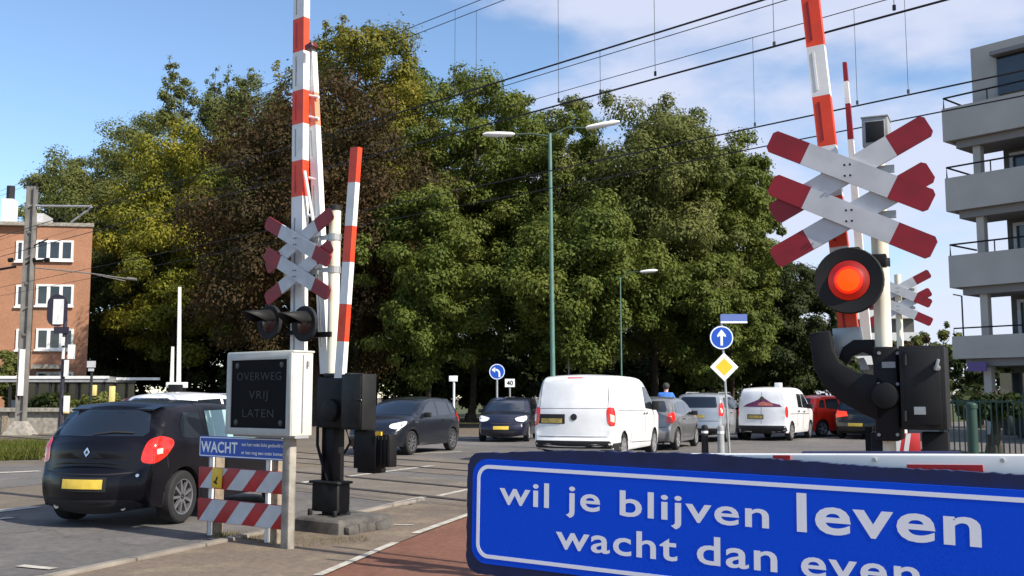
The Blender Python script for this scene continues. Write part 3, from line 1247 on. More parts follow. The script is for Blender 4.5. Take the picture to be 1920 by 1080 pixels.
# silver estate car
Le = 4.35
et = [(0.10, .26), (0.02, .36), (0.0, .48), (0.02, .62), (0.05, .72), (0.08, 1.0), (0.14, 1.12), (0.34, 1.48), (0.46, 1.56), (0.7, 1.60), (1.6, 1.62), (2.1, 1.58),
      (2.5, 1.46), (3.05, 1.10), (3.3, 1.02), (3.9, .90), (4.2, .74), (4.32, .55), (4.33, .4), (4.26, .25)]
p = P(1306, 745, 34.6)
root = place_car('estate_car', 'silver tall estate car beside the priority sign post', (p.x, 34.6), 24, Le)
car = Car(et, Le, .885, .25, .75, 3.45, .325, 1.02, .30, (0.5, .08), (0.8, .17), .09, .07, .09)
car.body(root, paint('silver_car_paint', (0.42, 0.44, 0.46), 0.3, 0.55))
pn = dict(side=[[(0.42, 1.15), (1.0, 1.11), (1.02, 1.48), (0.62, 1.48)], [(1.1, 1.1), (1.95, 1.07), (1.95, 1.51), (1.1, 1.5)], [(2.03, 1.07), (2.95, 1.05), (3.0, 1.1), (2.45, 1.42), (2.03, 1.51)]],
          rearw=[sym([(0.62, 1.14), (0.66, 1.18), (0.58, 1.48), (0.54, 1.50)])], front=[sym([(0.66, 1.14), (0.68, 1.18), (0.58, 1.46), (0.52, 1.5)])],
          seams=[[(1.06, 1.5), (1.1, .5)], [(1.99, 1.5), (2.0, .36)], [(2.95, 1.05), (2.95, .4)]],
          handles=[rect(1.15, 1.33, .95, .99), rect(2.08, 2.26, .95, .99)], mirror=(2.85, 1.12, 1.0),
          tails=[((0.16, .78, 1.05), [(-.13, -.17), (.02, -.2), (.14, -.05), (.12, .28), (.0, .24), (-.08, .05)], 46)],
          tail_in=[[(-.04, -.08), (.03, -.08), (.04, .05), (-.03, .04)]],
          heads=[((4.05, .72, .8), [(-.2, -.08), (.1, -.08), (.24, .1), (-.1, .06)], 45)],
          rplate=[rect(-.27, .27, .80, .91)], plate_mat=M['dplate'], rtrim=[sym([(0.6, .28), (0.8, .36), (0.78, .46)])],
          rseam=[strip_poly([(-.72, .70), (.72, .70)], .016)])
finish(car, root, pn, 'five')
mb = MB()
for y in (-.56, .56):
    mb.tube([(-1.4, y, 1.60), (-1.3, y, 1.655), (.4, y, 1.655), (.55, y, 1.60)], .018, n=6)
mb.build('roof_rail', M['steel'], root, smooth=True)

# small delivery van
Lk = 4.2
kt = [(0.10, .28), (0.02, .36), (0.0, .50), (0.03, .62), (0.05, .9), (0.07, 1.15), (0.16, 1.62), (0.24, 1.74), (0.4, 1.80), (1.2, 1.83), (2.1, 1.81), (2.5, 1.72), (2.75, 1.56), (3.2, 1.18),
      (3.4, 1.1), (3.9, .95), (4.12, .75), (4.18, .5), (4.12, .26)]
p = P(1427, 745, 35.6)
root = place_car('delivery_van', 'small white delivery van with a fruit picture on its rear doors', (p.x, 35.6), 30, Lk, 'van')
car = Car(kt, Lk, .88, .26, .72, 3.3, .315, 1.05, .16, (0.4, .05), (0.8, .18), .06, .06, .09)
car.body(root, paint('white_delivery_paint', (0.78, 0.78, 0.79), 0.3))
pn = dict(side=[[(1.55, 1.14), (2.1, 1.12), (2.1, 1.60), (1.58, 1.62)], [(2.18, 1.12), (3.02, 1.09), (3.05, 1.16), (2.68, 1.5), (2.5, 1.6), (2.18, 1.62)]],
          front=[sym([(0.66, 1.22), (0.68, 1.26), (0.6, 1.64), (0.55, 1.68)])],
          seams=[[(1.42, 1.66), (1.40, .5)], [(2.14, 1.66), (2.16, .36)], [(3.02, 1.09), (3.0, .4)], [(0.5, .92), (3.0, .9)]], seam_w=.02,
          handles=[rect(1.46, 1.64, .98, 1.03), rect(2.2, 2.38, .96, 1.01)], mirror=(2.86, 1.17, 1.3),
          tails=[((0.12, .81, 1.0), [(-.05, -.22), (.10, -.2), (.10, .2), (-.05, .16)], 55)], heads=[((3.95, .72, .82), [(-.2, -.08), (.1, -.08), (.2, .1), (-.1, .06)], 45)],
          rplate=[rect(-.05, .47, .76, .87)], plate_mat=M['dplate'], rtrim=[sym([(0.78, .27), (0.84, .36), (0.82, .52)]), rect(-.08, .5, .74, .90)],
          rseam=[strip_poly([(-.0, .58), (-.0, 1.68)], .012)], seam=.02)
finish(car, root, pn, 'cover')
M['plum'] = mat('printed_plum', (0.16, 0.03, 0.10), 0.5, vary=0.5, vscale=14)
M['peach'] = mat('printed_peach', (0.50, 0.16, 0.12), 0.5, vary=0.4, vscale=12)
mb = MB()
car.rear(mb, [(.66, 1.16), (-.70, 1.16), (-.62, 1.24), (-.35, 1.30), (-.1, 1.46), (.05, 1.44), (.22, 1.36), (.5, 1.26)], off=.006, mi=0)
car.rear(mb, [(.15, 1.20), (-.45, 1.20), (-.3, 1.30), (-.05, 1.34), (.08, 1.30)], off=.010, mi=1)
car.rear(mb, disc_outline(.07, 12, -.02, 1.45), off=.012, mi=2)
mb.build('door_picture', [M['plum'], M['peach'], mat('printed_dark_leaf', (0.05, 0.06, 0.02), .5)], root)
mb = MB()
mb.box((-Lk / 2 + .95, -.35, 1.92), (.26, .22, .16))
mb.box((-Lk / 2 + .95, -.35, 1.83), (.12, .12, .06))
mb.build('roof_vent', M['white'], root, bevel=.02)

# lit brake lamp of the black car: a patch on its left rear
# white and silver cars behind the black hatchback
p = P(378, 745, 21.6)
simple_hatch('hatchback', 'white hatchback behind the black one, left of the display cabinet', (p.x - 1.0, 20.6), 24, 4.0, 1.57, .87, (0.78, 0.78, 0.80), 'white_car_paint', 'five', metal=0)
p = P(282, 745, 22.0)
root, car = simple_hatch('hatchback', 'silver and black car with roof rails behind the black hatchback', (p.x - .6, 24.6), 24, 4.2, 1.53, .87, (0.30, 0.30, 0.33), 'pewter_car_paint', 'five', metal=.4)
mb = MB()
for y in (-.5, .5):
    mb.tube([(-1.2, y, 1.50), (-1.05, y, 1.57), (.2, y, 1.57), (.4, y, 1.50)], .02, n=6)
mb.build('roof_rail', M['chrome'], root, smooth=True)
p = P(215, 745, 40)
simple_hatch('hatchback', 'maroon parked car beyond the yellow topped posts', (p.x, 40), 80, 4.1, 1.5, .86, (0.09, 0.03, 0.035), 'maroon_car_paint', 'five')


# ------------------------------------------------------------------ railway crossing hardware
YAW = -math.atan2(0.6, 0.8)
LAMP_ON = mat('lit_red_lens', (0.4, 0.02, 0.01), 0.3, emit=(1.0, 0.018, 0.002), estr=0.55)
LAMP_CORE = mat('lit_lamp_core', (0.5, 0.03, 0.01), 0.3, emit=(1.0, 0.062, 0.002), estr=1.1, spec=.1)
LAMP_OFF = mat('unlit_red_lens', (0.035, 0.002, 0.002), 0.3)
LAMP_RIM = mat('dim_red_lens_rim', (0.15, 0.01, 0.005), 0.4, emit=(1.0, 0.012, 0.001), estr=0.16)


def cross_board(parent, c, ang, hl, w, t, y, red_frac, reds=('dred', 'dred'), white='wboard'):
    "one board of a crossing sign: red ends, pale middle, clipped corners"
    mb = MB()
    T = Matrix.Translation((c[0], y, c[1])) @ Matrix.Rotation(-ang, 4, 'Y')
    x1 = hl * (1 - red_frac * 2)
    ch = w * .16
    mb.prism_xz([(-x1, -w / 2), (x1, -w / 2), (x1, w / 2), (-x1, w / 2)], -t / 2, t / 2, 0, T)
    mb.prism_xz([(x1, -w / 2), (hl - ch, -w / 2), (hl, -w / 2 + ch), (hl, w / 2 - ch), (hl - ch, w / 2), (x1, w / 2)], -t / 2, t / 2, 1, T)
    mb.prism_xz([(-x1, w / 2), (-hl + ch, w / 2), (-hl, w / 2 - ch), (-hl, -w / 2 + ch), (-hl + ch, -w / 2), (-x1, -w / 2)], -t / 2, t / 2, 2, T)
    return mb.build('board', [M[white], M[reds[1]], M[reds[0]]], parent)


def crossing_sign(root, cx, z1, z2, y, hl=0.635, w=0.165, ang=R(27), reds='dred', bracket=True):
    mb = MB()
    for z in (z1, z2):
        mb.box((cx, y + .055, z), (.10, .03, .12))
        mb.box((cx + .12, y + .085, z), (.34, .03, .05))
        for du in (-.018, .018):
            for dz in (-.045, .03):
                mb.cyl((cx + du, y - .04, z + dz), (cx + du, y - .032, z + dz), .008, n=8, mi=1)
    sg = mb.build('crossing_sign', [M['steel'], M['dgrey']], root)
    for z in (z2, z1):
        cross_board(sg, (cx, z), ang, hl, w, .022, y + .026, .23, (reds, reds))
    for z in (z2, z1):
        cross_board(sg, (cx, z), -ang, hl, w, .022, y, .23, (reds, reds))
    return sg


def flasher(root, c, r, y, lit, hood=True):
    "round black target board with lens and visor, facing local -y"
    mb = MB()
    mb.lathe_y([(0.001, .10), (r * .55, .10), (r * .62, .04), (r, .02), (r * 1.0, -.01), (r * .97, -.02), (r * .62, -.012)], (c[0], y, c[1]), n=36)
    o = mb.build('flashing_light', M['matt'], root, smooth=True)
    mb = MB()
    rl = r * .48
    mb.lathe_y([(r * .60, -.012), (rl, -.022), (rl * .86, -.032)], (c[0], y, c[1]), n=32, mi=2)
    mb.lathe_y([(rl * .86, -.032), (rl * .70, -.040)], (c[0], y, c[1]), n=32, mi=0)
    mb.lathe_y([(rl * .70, -.040), (rl * .4, -.048), (0.001, -.052)], (c[0], y, c[1]), n=32, mi=1)
    mb.build('lens', [LAMP_ON, LAMP_CORE, LAMP_RIM] if lit else [LAMP_OFF, LAMP_OFF, LAMP_OFF], o, smooth=True)
    if hood:
        mb = MB()
        n = 16
        vs = []
        for j, (rr, k) in enumerate(((r * .72, 0), (r * .66, 1))):
            for i in range(n + 1):
                a = R(10) + R(160) * i / n
                ln = -0.01 - k * (.36 * math.sin(a) ** .7 + .02)
                vs.append((c[0] + rr * math.cos(a), y + ln, c[1] + rr * math.sin(a) - k * .03))
        fs = [(i, i + 1, n + 2 + i, n + 1 + i) for i in range(n)]
        mb.add(vs, fs)
        h = mb.build('hood', M['dgrey'], o, smooth=True)
        sm = h.modifiers.new('thickness', 'SOLIDIFY')
        sm.thickness = 0.006
    return o


def banded_arm(name, root, p0, p1, w, d, bands, mats, y, taper=1.0, recess=None):
    "upright barrier beam between two local (x,z) points with colour bands given as (t, material index)"
    mb = MB()
    p0, p1 = Vector(p0), Vector(p1)
    ax = (p1 - p0)
    nn = Vector((-ax.y, ax.x)).normalized()
    t_prev = 0.0
    for t, mi in bands:
        wa = w * (1 + (taper - 1) * t_prev) / 2
        wb = w * (1 + (taper - 1) * t) / 2
        a, b = p0 + ax * t_prev, p0 + ax * t
        poly = [a + nn * wa, a - nn * wa, b - nn * wb, b + nn * wb]
        mb.prism_xz([(q.x, q.y) for q in poly], y - d / 2, y + d / 2, mi)
        if recess is not None:
            # pressed channel down the face of each band
            c0, c1 = a.lerp(b, .12), a.lerp(b, .88)
            k = nn * wa * .32
            s2 = nn * wa * .12
            mb.prism_xz([(q.x, q.y) for q in (c0 + k + s2, c0 + k - s2, c1 + k - s2, c1 + k + s2)], y - d / 2 - .004, y - d / 2 + .002, recess[mi])
        t_prev = t
    return mb.build(name, mats, root)


# ---------- left barrier unit
base = G(620, 992)
root = thing('crossing_barrier', 'raised railway barrier with unlit twin warning lights on the left', 'barrier', (base.x, base.y, 0), YAW)
LU = root


def lp(px, py, y=0.0):
    q = LP(LU, px, py, y)
    return q.x, q.z


# foot
mb = MB()
x0, _ = lp(566, 1000, -.28)
x1, _ = lp(652, 1000, -.28)
vs = []
for z, k in ((0.0, 1.0), (.14, .97), (.17, .90)):
    for sx, sy in ((x0, -.42), (x1, -.42), (x1, .46), (x0, .46)):
        cx = (x0 + x1) / 2
        vs.append((cx + (sx - cx) * k, sy * k, z))
mb.add(vs, [(0, 1, 5, 4), (1, 2, 6, 5), (2, 3, 7, 6), (3, 0, 4, 7), (4, 5, 9, 8), (5, 6, 10, 9), (6, 7, 11, 10), (7, 4, 8, 11), (8, 9, 10, 11)])
mb.build('concrete_foot', M['dconc'], root, bevel=.02)
mb = MB()
for k in range(7):
    a = k * 2.4
    mb.box((x1 - .06 + .05 * math.cos(a), -.25 + .10 * k, .05), (.17, .16, .13), rz=a, rx=.2 * math.cos(a))
mb.build('rubble', M['dconc'], root, bevel=.03)
# lower junction box
mb = MB()
a, z1 = lp(590, 905, -.12)
b, z0 = lp(640, 962, -.12)
mb.box2((a, -.16, z0), (b - .03, .04, z1))
mb.box2((a - .03, -.19, z1), (b, .06, z1 + .03))
mb.box2((a + .1, -.1, .15), (b - .05, .08, z0))
for q in (a + .02, b - .02):
    mb.cyl((q, -.2, .16), (q, -.2, .24), .03, n=8)
mb.build('junction_box', M['dgrey'], root, bevel=.012)
# column
mb = MB()
cx, zt = lp(625, 800, 0)
_, zc0 = lp(625, 905, 0)
mb.box2((cx - .085, -.07, zc0 - .02), (cx + .085, .07, zt))
mb.box2((cx - .10, -.085, zc0 - .02), (cx - .07, .085, zt))
mb.box2((cx + .07, -.085, zc0 - .02), (cx + .10, .085, zt))
mb.build('column', M['black'], root, bevel=.006)
# drive housing, shaft, counterweights
mb = MB()
a, z1 = lp(602, 705, -.1)
b, z0 = lp(660, 803, -.1)
mb.box2((a, -.16, z0), (b, .16, z1 - .02))
mb.cyl(((a + b) / 2, -.22, z0 + .2), ((a + b) / 2, .2, z0 + .2), .13, n=20)
mb.box2((a + .05, -.12, z1 - .02), (b - .02, .12, z1 + .03))
mb.build('drive_housing', M['black'], root, bevel=.02)
mb = MB()
a, z1 = lp(655, 702, -.1)
b, z0 = lp(700, 806, -.1)
mb.box2((a, -.22, z0), (b - .06, .0, z1))
mb.box2((a + .02, -.226, z0 + .02), (b - .08, -.216, z1 - .02), 1)
mb.cyl((b - .13, -.235, (z0 + z1) / 2 + .02), (b - .07, -.22, (z0 + z1) / 2 + .02), .012, n=8, mi=2)
mb.build('motor_cabinet', [M['dgrey'], mat('cabinet_door_grey', (.018, .020, .020), .55, vary=.4, spec=.3), M['white']], root, bevel=.014)
mb = MB()
a, z1 = lp(672, 806, -.05)
b, z0 = lp(712, 888, -.05)
mb.box2((a, -.12, z0 + .05), (b, .03, z1))
mb.box2((a + .04, -.10, z0), (b - .05, .10, z0 + .06))
c, z3 = lp(745, 815, -.02)
_, z4 = lp(745, 876, -.02)
mb.box2((b + .005, -.10, z4), (c - .05, .03, z3))
for k in range(4):
    q = b + (c - b) * (k + .5) / 4
    mb.box((q, -.105, (z3 + z4) / 2), (.012, .015, z3 - z4 - .03))
mb.build('counterweight', M['black'], root, bevel=.012)
mb = MB()
q, z = lp(710, 813, -.14)
mb.box((q, -.14, z), (.09, .02, .04))
mb.build('label_plate', M['yellow'], root)
# cable loops
mb = MB()
pts = [lp(598, 800, -.1), lp(594, 835, -.13), lp(604, 868, -.12), lp(618, 905, -.1)]
mb.tube([(p_[0], -.12, p_[1]) for p_ in pts], .018)
pts = [lp(650, 800, -.1), lp(653, 830, -.15), lp(648, 850, -.1)]
mb.tube([(p_[0], -.12, p_[1]) for p_ in pts], .014)
mb.build('cable', M['black'], root, smooth=True)
# cream signal post and cap
mb = MB()
px0, zb_ = lp(623, 705, 0)
_, zt_ = lp(627, 395, 0)
mb.cyl((px0, .0, zb_), (px0, 0, zt_), .068, n=20)
mb.build('signal_post', M['cream'], root, smooth=True)
mb = MB()
mb.cyl((px0, 0, zt_), (px0, 0, zt_ + .05), .078, n=20)
mb.cyl((px0, 0, zt_ + .05), (px0, 0, zt_ + .075), .05, .02, n=20)
mb.build('post_cap', M['dgrey'], root, smooth=True)
# double cross
yb = -.16
cx, zA = lp(557, 452, yb)
_, zB = lp(557, 512, yb)
crossing_sign(root, cx, zA, zB, yb)
for z in (zA, zB):
    mb = MB()
    mb.box(((cx + px0) / 2, -.05, z + .02), (abs(px0 - cx) + .08, .04, .05))
    mb.cyl((px0, 0, z - .02), (px0, 0, z + .06), .078, n=16)
    mb.build('sign_bracket', M['steel'], root)
# twin lights
y_l = -.22
for q in ((571, 607), (505, 604)):
    c = lp(*q, y_l)
    flasher(root, c, .21, y_l, False)
mb = MB()
c = lp(590, 628, -.1)
mb.box((px0 - .12, -.09, c[1] + .0), (.34, .05, .06))
mb.box((px0 - .45, -.10, c[1] + .04), (.5, .04, .05))
mb.build('light_bracket', M['black'], root)
# main beam and its truss
k = .19
p0, p1 = lp(560, 700, .06), lp(566, -60, .06)
hgt = p1[1] - p0[1]
edges = [370, 303, 235, 172, 100, 38, -26, -60]
cols = [0, 1, 0, 1, 0, 1, 0, 1]
bands = []
for e, ccol in zip(edges, cols):
    z = lp(560, e, .06)[1]
    bands.append(((z - p0[1]) / hgt, ccol))
bands[-1] = (1.0, bands[-1][1])
banded_arm('barrier_arm', root, p0, p1, .20, .10, bands, [M['white'], M['ored'], M['grey'], M['red']], .06, recess={0: 2, 1: 3})
q0, q1 = lp(612, 700, .16), lp(583, 100, .16)
hg = q1[1] - q0[1]
bands = []
for e, ccol in ((300, 0), (235, 0), (172, 1), (100, 0)):
    bands.append(((lp(600, e, .16)[1] - q0[1]) / hg, ccol))
bands[-1] = (1.0, 0)
banded_arm('barrier_arm', root, q0, q1, .135, .08, bands, [M['white'], mat('painted_sunlit_orange', (.75, .25, .14), .5), M['grey'], M['grey']], .16, recess={0: 2, 1: 2})  # pinkish orange puts sunlight on the red band into its colour
for e in (175, 215, 330, 400):
    mb = MB()
    a_, b_ = lp(562, e, .06), lp(600, e + 8, .16)
    mb.cyl((a_[0], .1, a_[1]), (b_[0], .14, b_[1]), .018, n=8)
    mb.build('arm_strut', M['white'], root)
mb = MB()
a_, b_ = lp(578, 322, .06), lp(594, 415, .16)
mb.cyl((a_[0], .0, a_[1]), (b_[0], .10, b_[1]), .02, n=8)
mb.build('arm_strut', M['white'], root)
mb = MB()
a_ = lp(590, 90, .06)
mb.box((a_[0], .0, a_[1]), (.14, .10, .07), ry=R(-12))
mb.build('arm_lamp', mat('dark_red_plastic', (.10, .01, .012), .4), root, bevel=.015)
# slim cycle path arm
y_s = -.12
p0, p1 = lp(634, 765, y_s), lp(668, 277, y_s)
hg = p1[1] - p0[1]
bands = []
for e, ccol in ((730, 0), (712, 1), (640, 0), (570, 1), (492, 0), (425, 1), (345, 0), (277, 1)):
    bands.append(((lp(650, e, y_s)[1] - p0[1]) / hg, ccol))
bands[-1] = (1.0, 1)
banded_arm('cycle_barrier_arm', root, p0, p1, .125, .07, bands, [M['white'], M['ored'], M['grey'], M['red']], y_s)

# ---------- display cabinet on its concrete post
base = G(543, 1031)
root = thing('display_cabinet', 'pale grey display cabinet with a dim black screen on a concrete post', 'cabinet', (base.x, base.y, 0), YAW)


def lc(px, py, y=0.0):
    q = LP(root, px, py, y)
    return q.x, q.z


xl, z1 = lc(430, 664, -.14)
xr_, z0 = lc(547, 818, -.14)
D_ = .26
mb = MB()
t = .07
mb.box2((xl, -.14, z0), (xr_, .12, z1))
mb.box2((xl - .012, -.152, z1 - .005), (xr_ + .012, .132, z1 + .015))
mb.build('housing', mat('cabinet_pale_grey', (.60, .60, .54), .5, vary=.08), root, bevel=.008)
mb = MB()
ring_xz(mb, [(xl + .0, z0), (xr_, z0), (xr_, z1), (xl, z1)], [(xl + t, z0 + t), (xr_ - t, z0 + t), (xr_ - t, z1 - t), (xl + t, z1 - t)], -.165, -.141)
mb.build('front_frame', mat('cabinet_frame_painted_shade', (.42, .43, .41), .5, vary=.1), root, bevel=.004)  # darker than the housing: shade of the front put into the frame colour
mb = MB()
mb.box2((xl + t + .001, -.153, z0 + t + .001), (xr_ - t - .001, -.143, z1 - t - .001))
sc = mb.build('screen', mat('dead_black_screen', (.004, .004, .006), .7, spec=.12), root)
mb = MB()
wS = xr_ - xl - 2 * t
hS = z1 - z0 - 2 * t
for i, (tx, wf) in enumerate((('OVERWEG', .80), ('VRIJ', .34), ('LATEN', .56))):
    zz = z1 - t - hS * (.30 + .27 * i)
    text_mb(mb, tx, Matrix.Translation(((xl + xr_) / 2, -.155, zz)), .115, wS * wf, 1.1, 0, align='C')
mb.build('lettering', mat('unlit_screen_letters', (.017, .017, .019), .6), sc)
for sx in (.1, .9):
    for sz in (.08, .92):
        mb = MB()
        mb.lathe_y([(.03, 0), (.001, -.003)], (xl + t + wS * sx, -.155, z0 + t + hS * sz), n=12)
        mb.build('corner_lamp', mat('dull_lamp', (.022, .022, .026), .4), sc)
mb = MB()
mb.box2((xr_ + .001, -.02, z0 + .03), (xr_ + .012, -.01, z1 - .03))
mb.box((xr_ + .015, .04, z1 - .12), (.02, .02, .06))
mb.build('door_latch', M['grey'], root)
mb = MB()
a, _ = lc(534, 900, -.02)
b, _ = lc(548, 900, -.02)
mb.box2((a, -.06, 0), (b, .03, z0))
mb.build('concrete_post', M['conc'], root, bevel=.01)
mb = MB()
mb.box2((xl + .05, -.10, z0 - .025), (xr_, .08, z0))
mb.build('support_rail', M['grey'], root)

# ---------- wait sign with striped boards
base = G(455, 1014)
root = thing('warning_fence', 'blue wait sign above two red and white striped boards on wooden posts', 'warning sign', (base.x, base.y, 0), YAW)
yF = -.08
posts = [(402, 1015), (519, 1026)]
xa = []
for k, (px_, py_) in enumerate(posts):
    q = LP(root, px_, py_, 0.06)
    xa.append(q.x)
    mb = MB()
    _, zt = lc(px_, 822, .06) if False else (0, LP(root, px_, 832, .06).z)
    mb.box2((q.x - .065, .0, 0), (q.x + .065, .12, zt))
    mb.build('post', M['wood'], root, bevel=.008)
    mb = MB()
    mb.box2((q.x + (.01 if k == 0 else -.075), -.045, .02), (q.x + (.05 if k == 0 else -.03), -.005, zt + .02))
    mb.build('brace', M['white'], root, bevel=.004)


def stripe_board(root, x0, x1, z0, z1, y, n_white=3, name='striped_board'):
    mb = MB()
    mb.box2((x0, y, z0), (x1, y + .03, z1))
    o = mb.build(name, M['red'], root, bevel=.004)
    mb = MB()
    wd = (x1 - x0)
    h = z1 - z0
    for k in range(n_white):
        u0 = x0 + wd * (.02 + .32 * k)
        sw = wd * .175
        sl = wd * .155
        poly = [(u0, z0 + .004), (u0 + sw, z0 + .004), (u0 + sw + sl, z1 - .004), (u0 + sl, z1 - .004)]
        poly = [(min(max(a_, x0 + .004), x1 - .004), b_) for a_, b_ in poly]
        mb.prism_xz(poly, y - .003, y + .001)
    mb.build('white_stripe', M['wboard'], o)
    return o


x0 = LP(root, 372, 900, yF).x
x1 = LP(root, 539, 900, yF).x
pxm = 455
for top_, bot in ((880, 921), (941, 985)):
    stripe_board(root, x0, x1, LP(root, pxm, bot, yF).z, LP(root, pxm, top_, yF).z, yF)
zt, zb = LP(root, pxm, 820, yF).z, LP(root, pxm, 860, yF).z
mb = MB()
mb.prism_xz(rounded_rect(x0, x1 - .02, zb, zt, .02), yF, yF + .03)
sg = mb.build('blue_panel', M['blue'], root)
mb = MB()
ring_xz(mb, rounded_rect(x0 + .008, x1 - .028, zb + .008, zt - .008, .015), rounded_rect(x0 + .018, x1 - .038, zb + .018, zt - .018, .01), yF - .003, yF + .001)
mb.build('border', M['swhite'], sg)
mb = MB()
ww = x1 - x0
hh = zt - zb
text_mb(mb, 'WACHT', Matrix.Translation((x0 + .03, yF - .001, zb + hh * .24)), hh * .72, ww * .43, 1.05, .025)
M_small = mat('small_white_lettering', (.55, .60, .70), .5)
mb.build('lettering', M['swhite'], sg)
mb = MB()
text_mb(mb, 'tot het rode licht gedoofd is', Matrix.Translation((x0 + ww * .495, yF - .001, zb + hh * .60)), hh * .22, ww * .46, 1.0, .02)
mb.build('lettering', M['swhite'], sg)
mb = MB()
text_mb(mb, 'er kan nog een trein komen', Matrix.Translation((x0 + ww * .495, yF - .001, zb + hh * .22)), hh * .22, ww * .46, 1.0, .02)
mb.build('lettering', M['swhite'], sg)
mb = MB()
c0 = LP(root, 408, 896, yF)
mb.box((c0.x, yF - .008, c0.z), (.17, .008, .21), ry=R(3))
st = mb.build('yellow_tag', M['yellow'], root, bevel=.003)
mb = MB()
mb.box((c0.x - .005, yF - .014, c0.z - .02), (.02, .003, .07), ry=R(30))
mb.box((c0.x - .02, yF - .014, c0.z - .05), (.06, .003, .02), ry=R(20))
mb.build('tag_print', M['under'], st)

# ---------- right barrier unit (nearer)
RD7 = 7.0
base = P(1650, 745, RD7)
root = thing('crossing_barrier', 'raised railway barrier with one glowing red light on the right', 'barrier', (base.x, base.y, 0), R(-26))
RU = root


def rp(px, py, y=0.0):
    q = LP(RU, px, py, y)
    return q.x, q.z


def poly_px(pts, y):
    return [rp(a, b, y) for a, b in pts]


# post
px0, zb_ = rp(1657, 655, 0)
_, zt_ = rp(1640, 262, 0)
mb = MB()
mb.cyl((px0, 0, .05), (px0, 0, zt_), .056, n=24)
mb.build('signal_post', M['cream'], root, smooth=True)
mb = MB()
a, z1 = rp(1617, 226, -.05)
b, z0 = rp(1667, 268, -.05)
mb.box2((a, -.10, z0 - .02), (b, .10, z1))
mb.box2((a + .02, -.106, z0), (b - .02, -.098, z1 - .025), 1)
mb.box2((a - .006, -.106, z1), (b + .006, .106, z1 + .012), 2)
mb.build('bell_box', [M['grey'], M['dgrey'], M['steel']], root, bevel=.005)
# cross
yb = -.20
cx, zA = rp(1590, 319, yb)
_, zB = rp(1590, 404, yb)
crossing_sign(root, cx, zA, zB, yb, hl=.585, w=.158)
for z in (zA, zB):
    mb = MB()
    mb.box(((cx + px0) / 2 + .02, -.10, z + .0), (abs(px0 - cx) + .06, .05, .05))
    mb.cyl((px0, 0, z - .03), (px0, 0, z + .03), .066, n=18)
    mb.build('sign_bracket', M['cream'], root)
# light
y_l = -.25
c = rp(1592, 526, y_l)
flasher(root, c, .225, y_l, True, hood=False)
mb = MB()
mb.box(((c[0] + px0) / 2 + .06, -.10, c[1] + .14), (abs(px0 - c[0]) * .9, .06, .09))
mb.cyl((px0, 0, c[1] + .11), (px0, 0, c[1] + .17), .064, n=18)
mb.box((c[0] + .02, -.18, c[1] + .18), (.10, .08, .10))
mb.build('light_bracket', M['black'], root, bevel=.006)
# beam
y_a = .10
p0, p1 = rp(1592, 622, y_a), rp(1513, -60, y_a)
hg = p1[1] - p0[1]
bands = []
for e, ccol in ((560, 1), (465, 0), (370, 1), (275, 0), (180, 1), (85, 0), (-12, 1), (-60, 0)):
    bands.append(((rp(1560, e, y_a)[1] - p0[1]) / hg, ccol))
bands[-1] = (1.0, 0)
banded_arm('barrier_arm', root, p0, p1, .125, .09, bands, [M['white'], M['ored'], M['white'], M['dred']], y_a, recess={0: 2, 1: 3})
mb = MB()
mb.prism_xz(poly_px([(1560, 616), (1612, 612), (1618, 655), (1590, 668), (1566, 668)], .02), .02, .16)
mb.build('arm_clamp', M['steel'], root, bevel=.006)
# slim second beam
y_s = .35
p0, p1 = rp(1626, 655, y_s), rp(1584, 118, y_s)
hg = p1[1] - p0[1]
bands = []
for e, ccol in ((265, 0), (238, 1), (196, 0), (152, 1), (118, 1)):
    pass
for e, ccol in ((262, 0), (240, 1), (194, 1), (152, 0), (118, 1)):
    bands.append(((rp(1600, e, y_s)[1] - p0[1]) / hg, ccol))
bands[-1] = (1.0, 1)
banded_arm('cycle_barrier_arm', root, p0, p1, .07, .05, bands, [M['white'], M['dred'], M['grey'], M['red']], y_s, taper=.4)
# levers and counterweights
mb = MB()
mb.prism_xz(poly_px([(1517, 626), (1556, 619), (1562, 655), (1575, 680), (1608, 698), (1650, 705), (1672, 728), (1672, 768), (1650, 790), (1615, 775), (1575, 752), (1545, 726), (1526, 690)], -.12), -.14, -.05)
mb.build('lever', M['black'], root, bevel=.012)
mb = MB()
out_ = [(1574, 672), (1582, 652), (1602, 638), (1640, 637), (1662, 650), (1662, 690), (1640, 690), (1636, 668), (1618, 660), (1598, 668), (1590, 684)]
mb.prism_xz(poly_px(out_, .06), .0, .12)
mb.build('lever', M['black'], root, bevel=.008)
mb = MB()
mb.prism_xz(poly_px([(1603, 672), (1618, 670), (1628, 692), (1612, 694), (1609, 680)], .08), .13, .15)
mb.build('pointer_plate', M['white'], root)
mb = MB()
a, z1 = rp(1640, 652, .0)
b, z0 = rp(1692, 826, .0)
mb.box2((a, -.14, z0), (b, .2, z1))
c2, zc = rp(1660, 742, -.17)
mb.cyl((c2, -.20, zc), (c2, .1, zc), .09, n=22)
mb.build('drive_housing', M['black'], root, bevel=.015)
mb = MB()
q = rp(1666, 684, -.15)
mb.box((q[0], -.145, q[1]), (.085, .006, .04))
mb.build('type_plate', M['grey'], root)
mb = MB()
a, z1 = rp(1687, 650, -.12)
b, z0 = rp(1778, 806, -.12)
mb.box2((a, -.2, z0), (b, .28, z1))
mb.box2((a + .03, -.208, z0 + .03), (b - .03, -.199, z1 - .03), 0)
mb.build('motor_cabinet', [M['dgrey']], root, bevel=.02)
q = rp(1757, 684, -.205)
mb = MB()
mb.box((q[0], -.222, q[1]), (.018, .03, .075), ry=R(18))
mb.cyl((q[0], -.225, q[1] - .02), (q[0], -.205, q[1] - .02), .02, n=12)
mb.build('door_handle', M['grey'], root, bevel=.003)
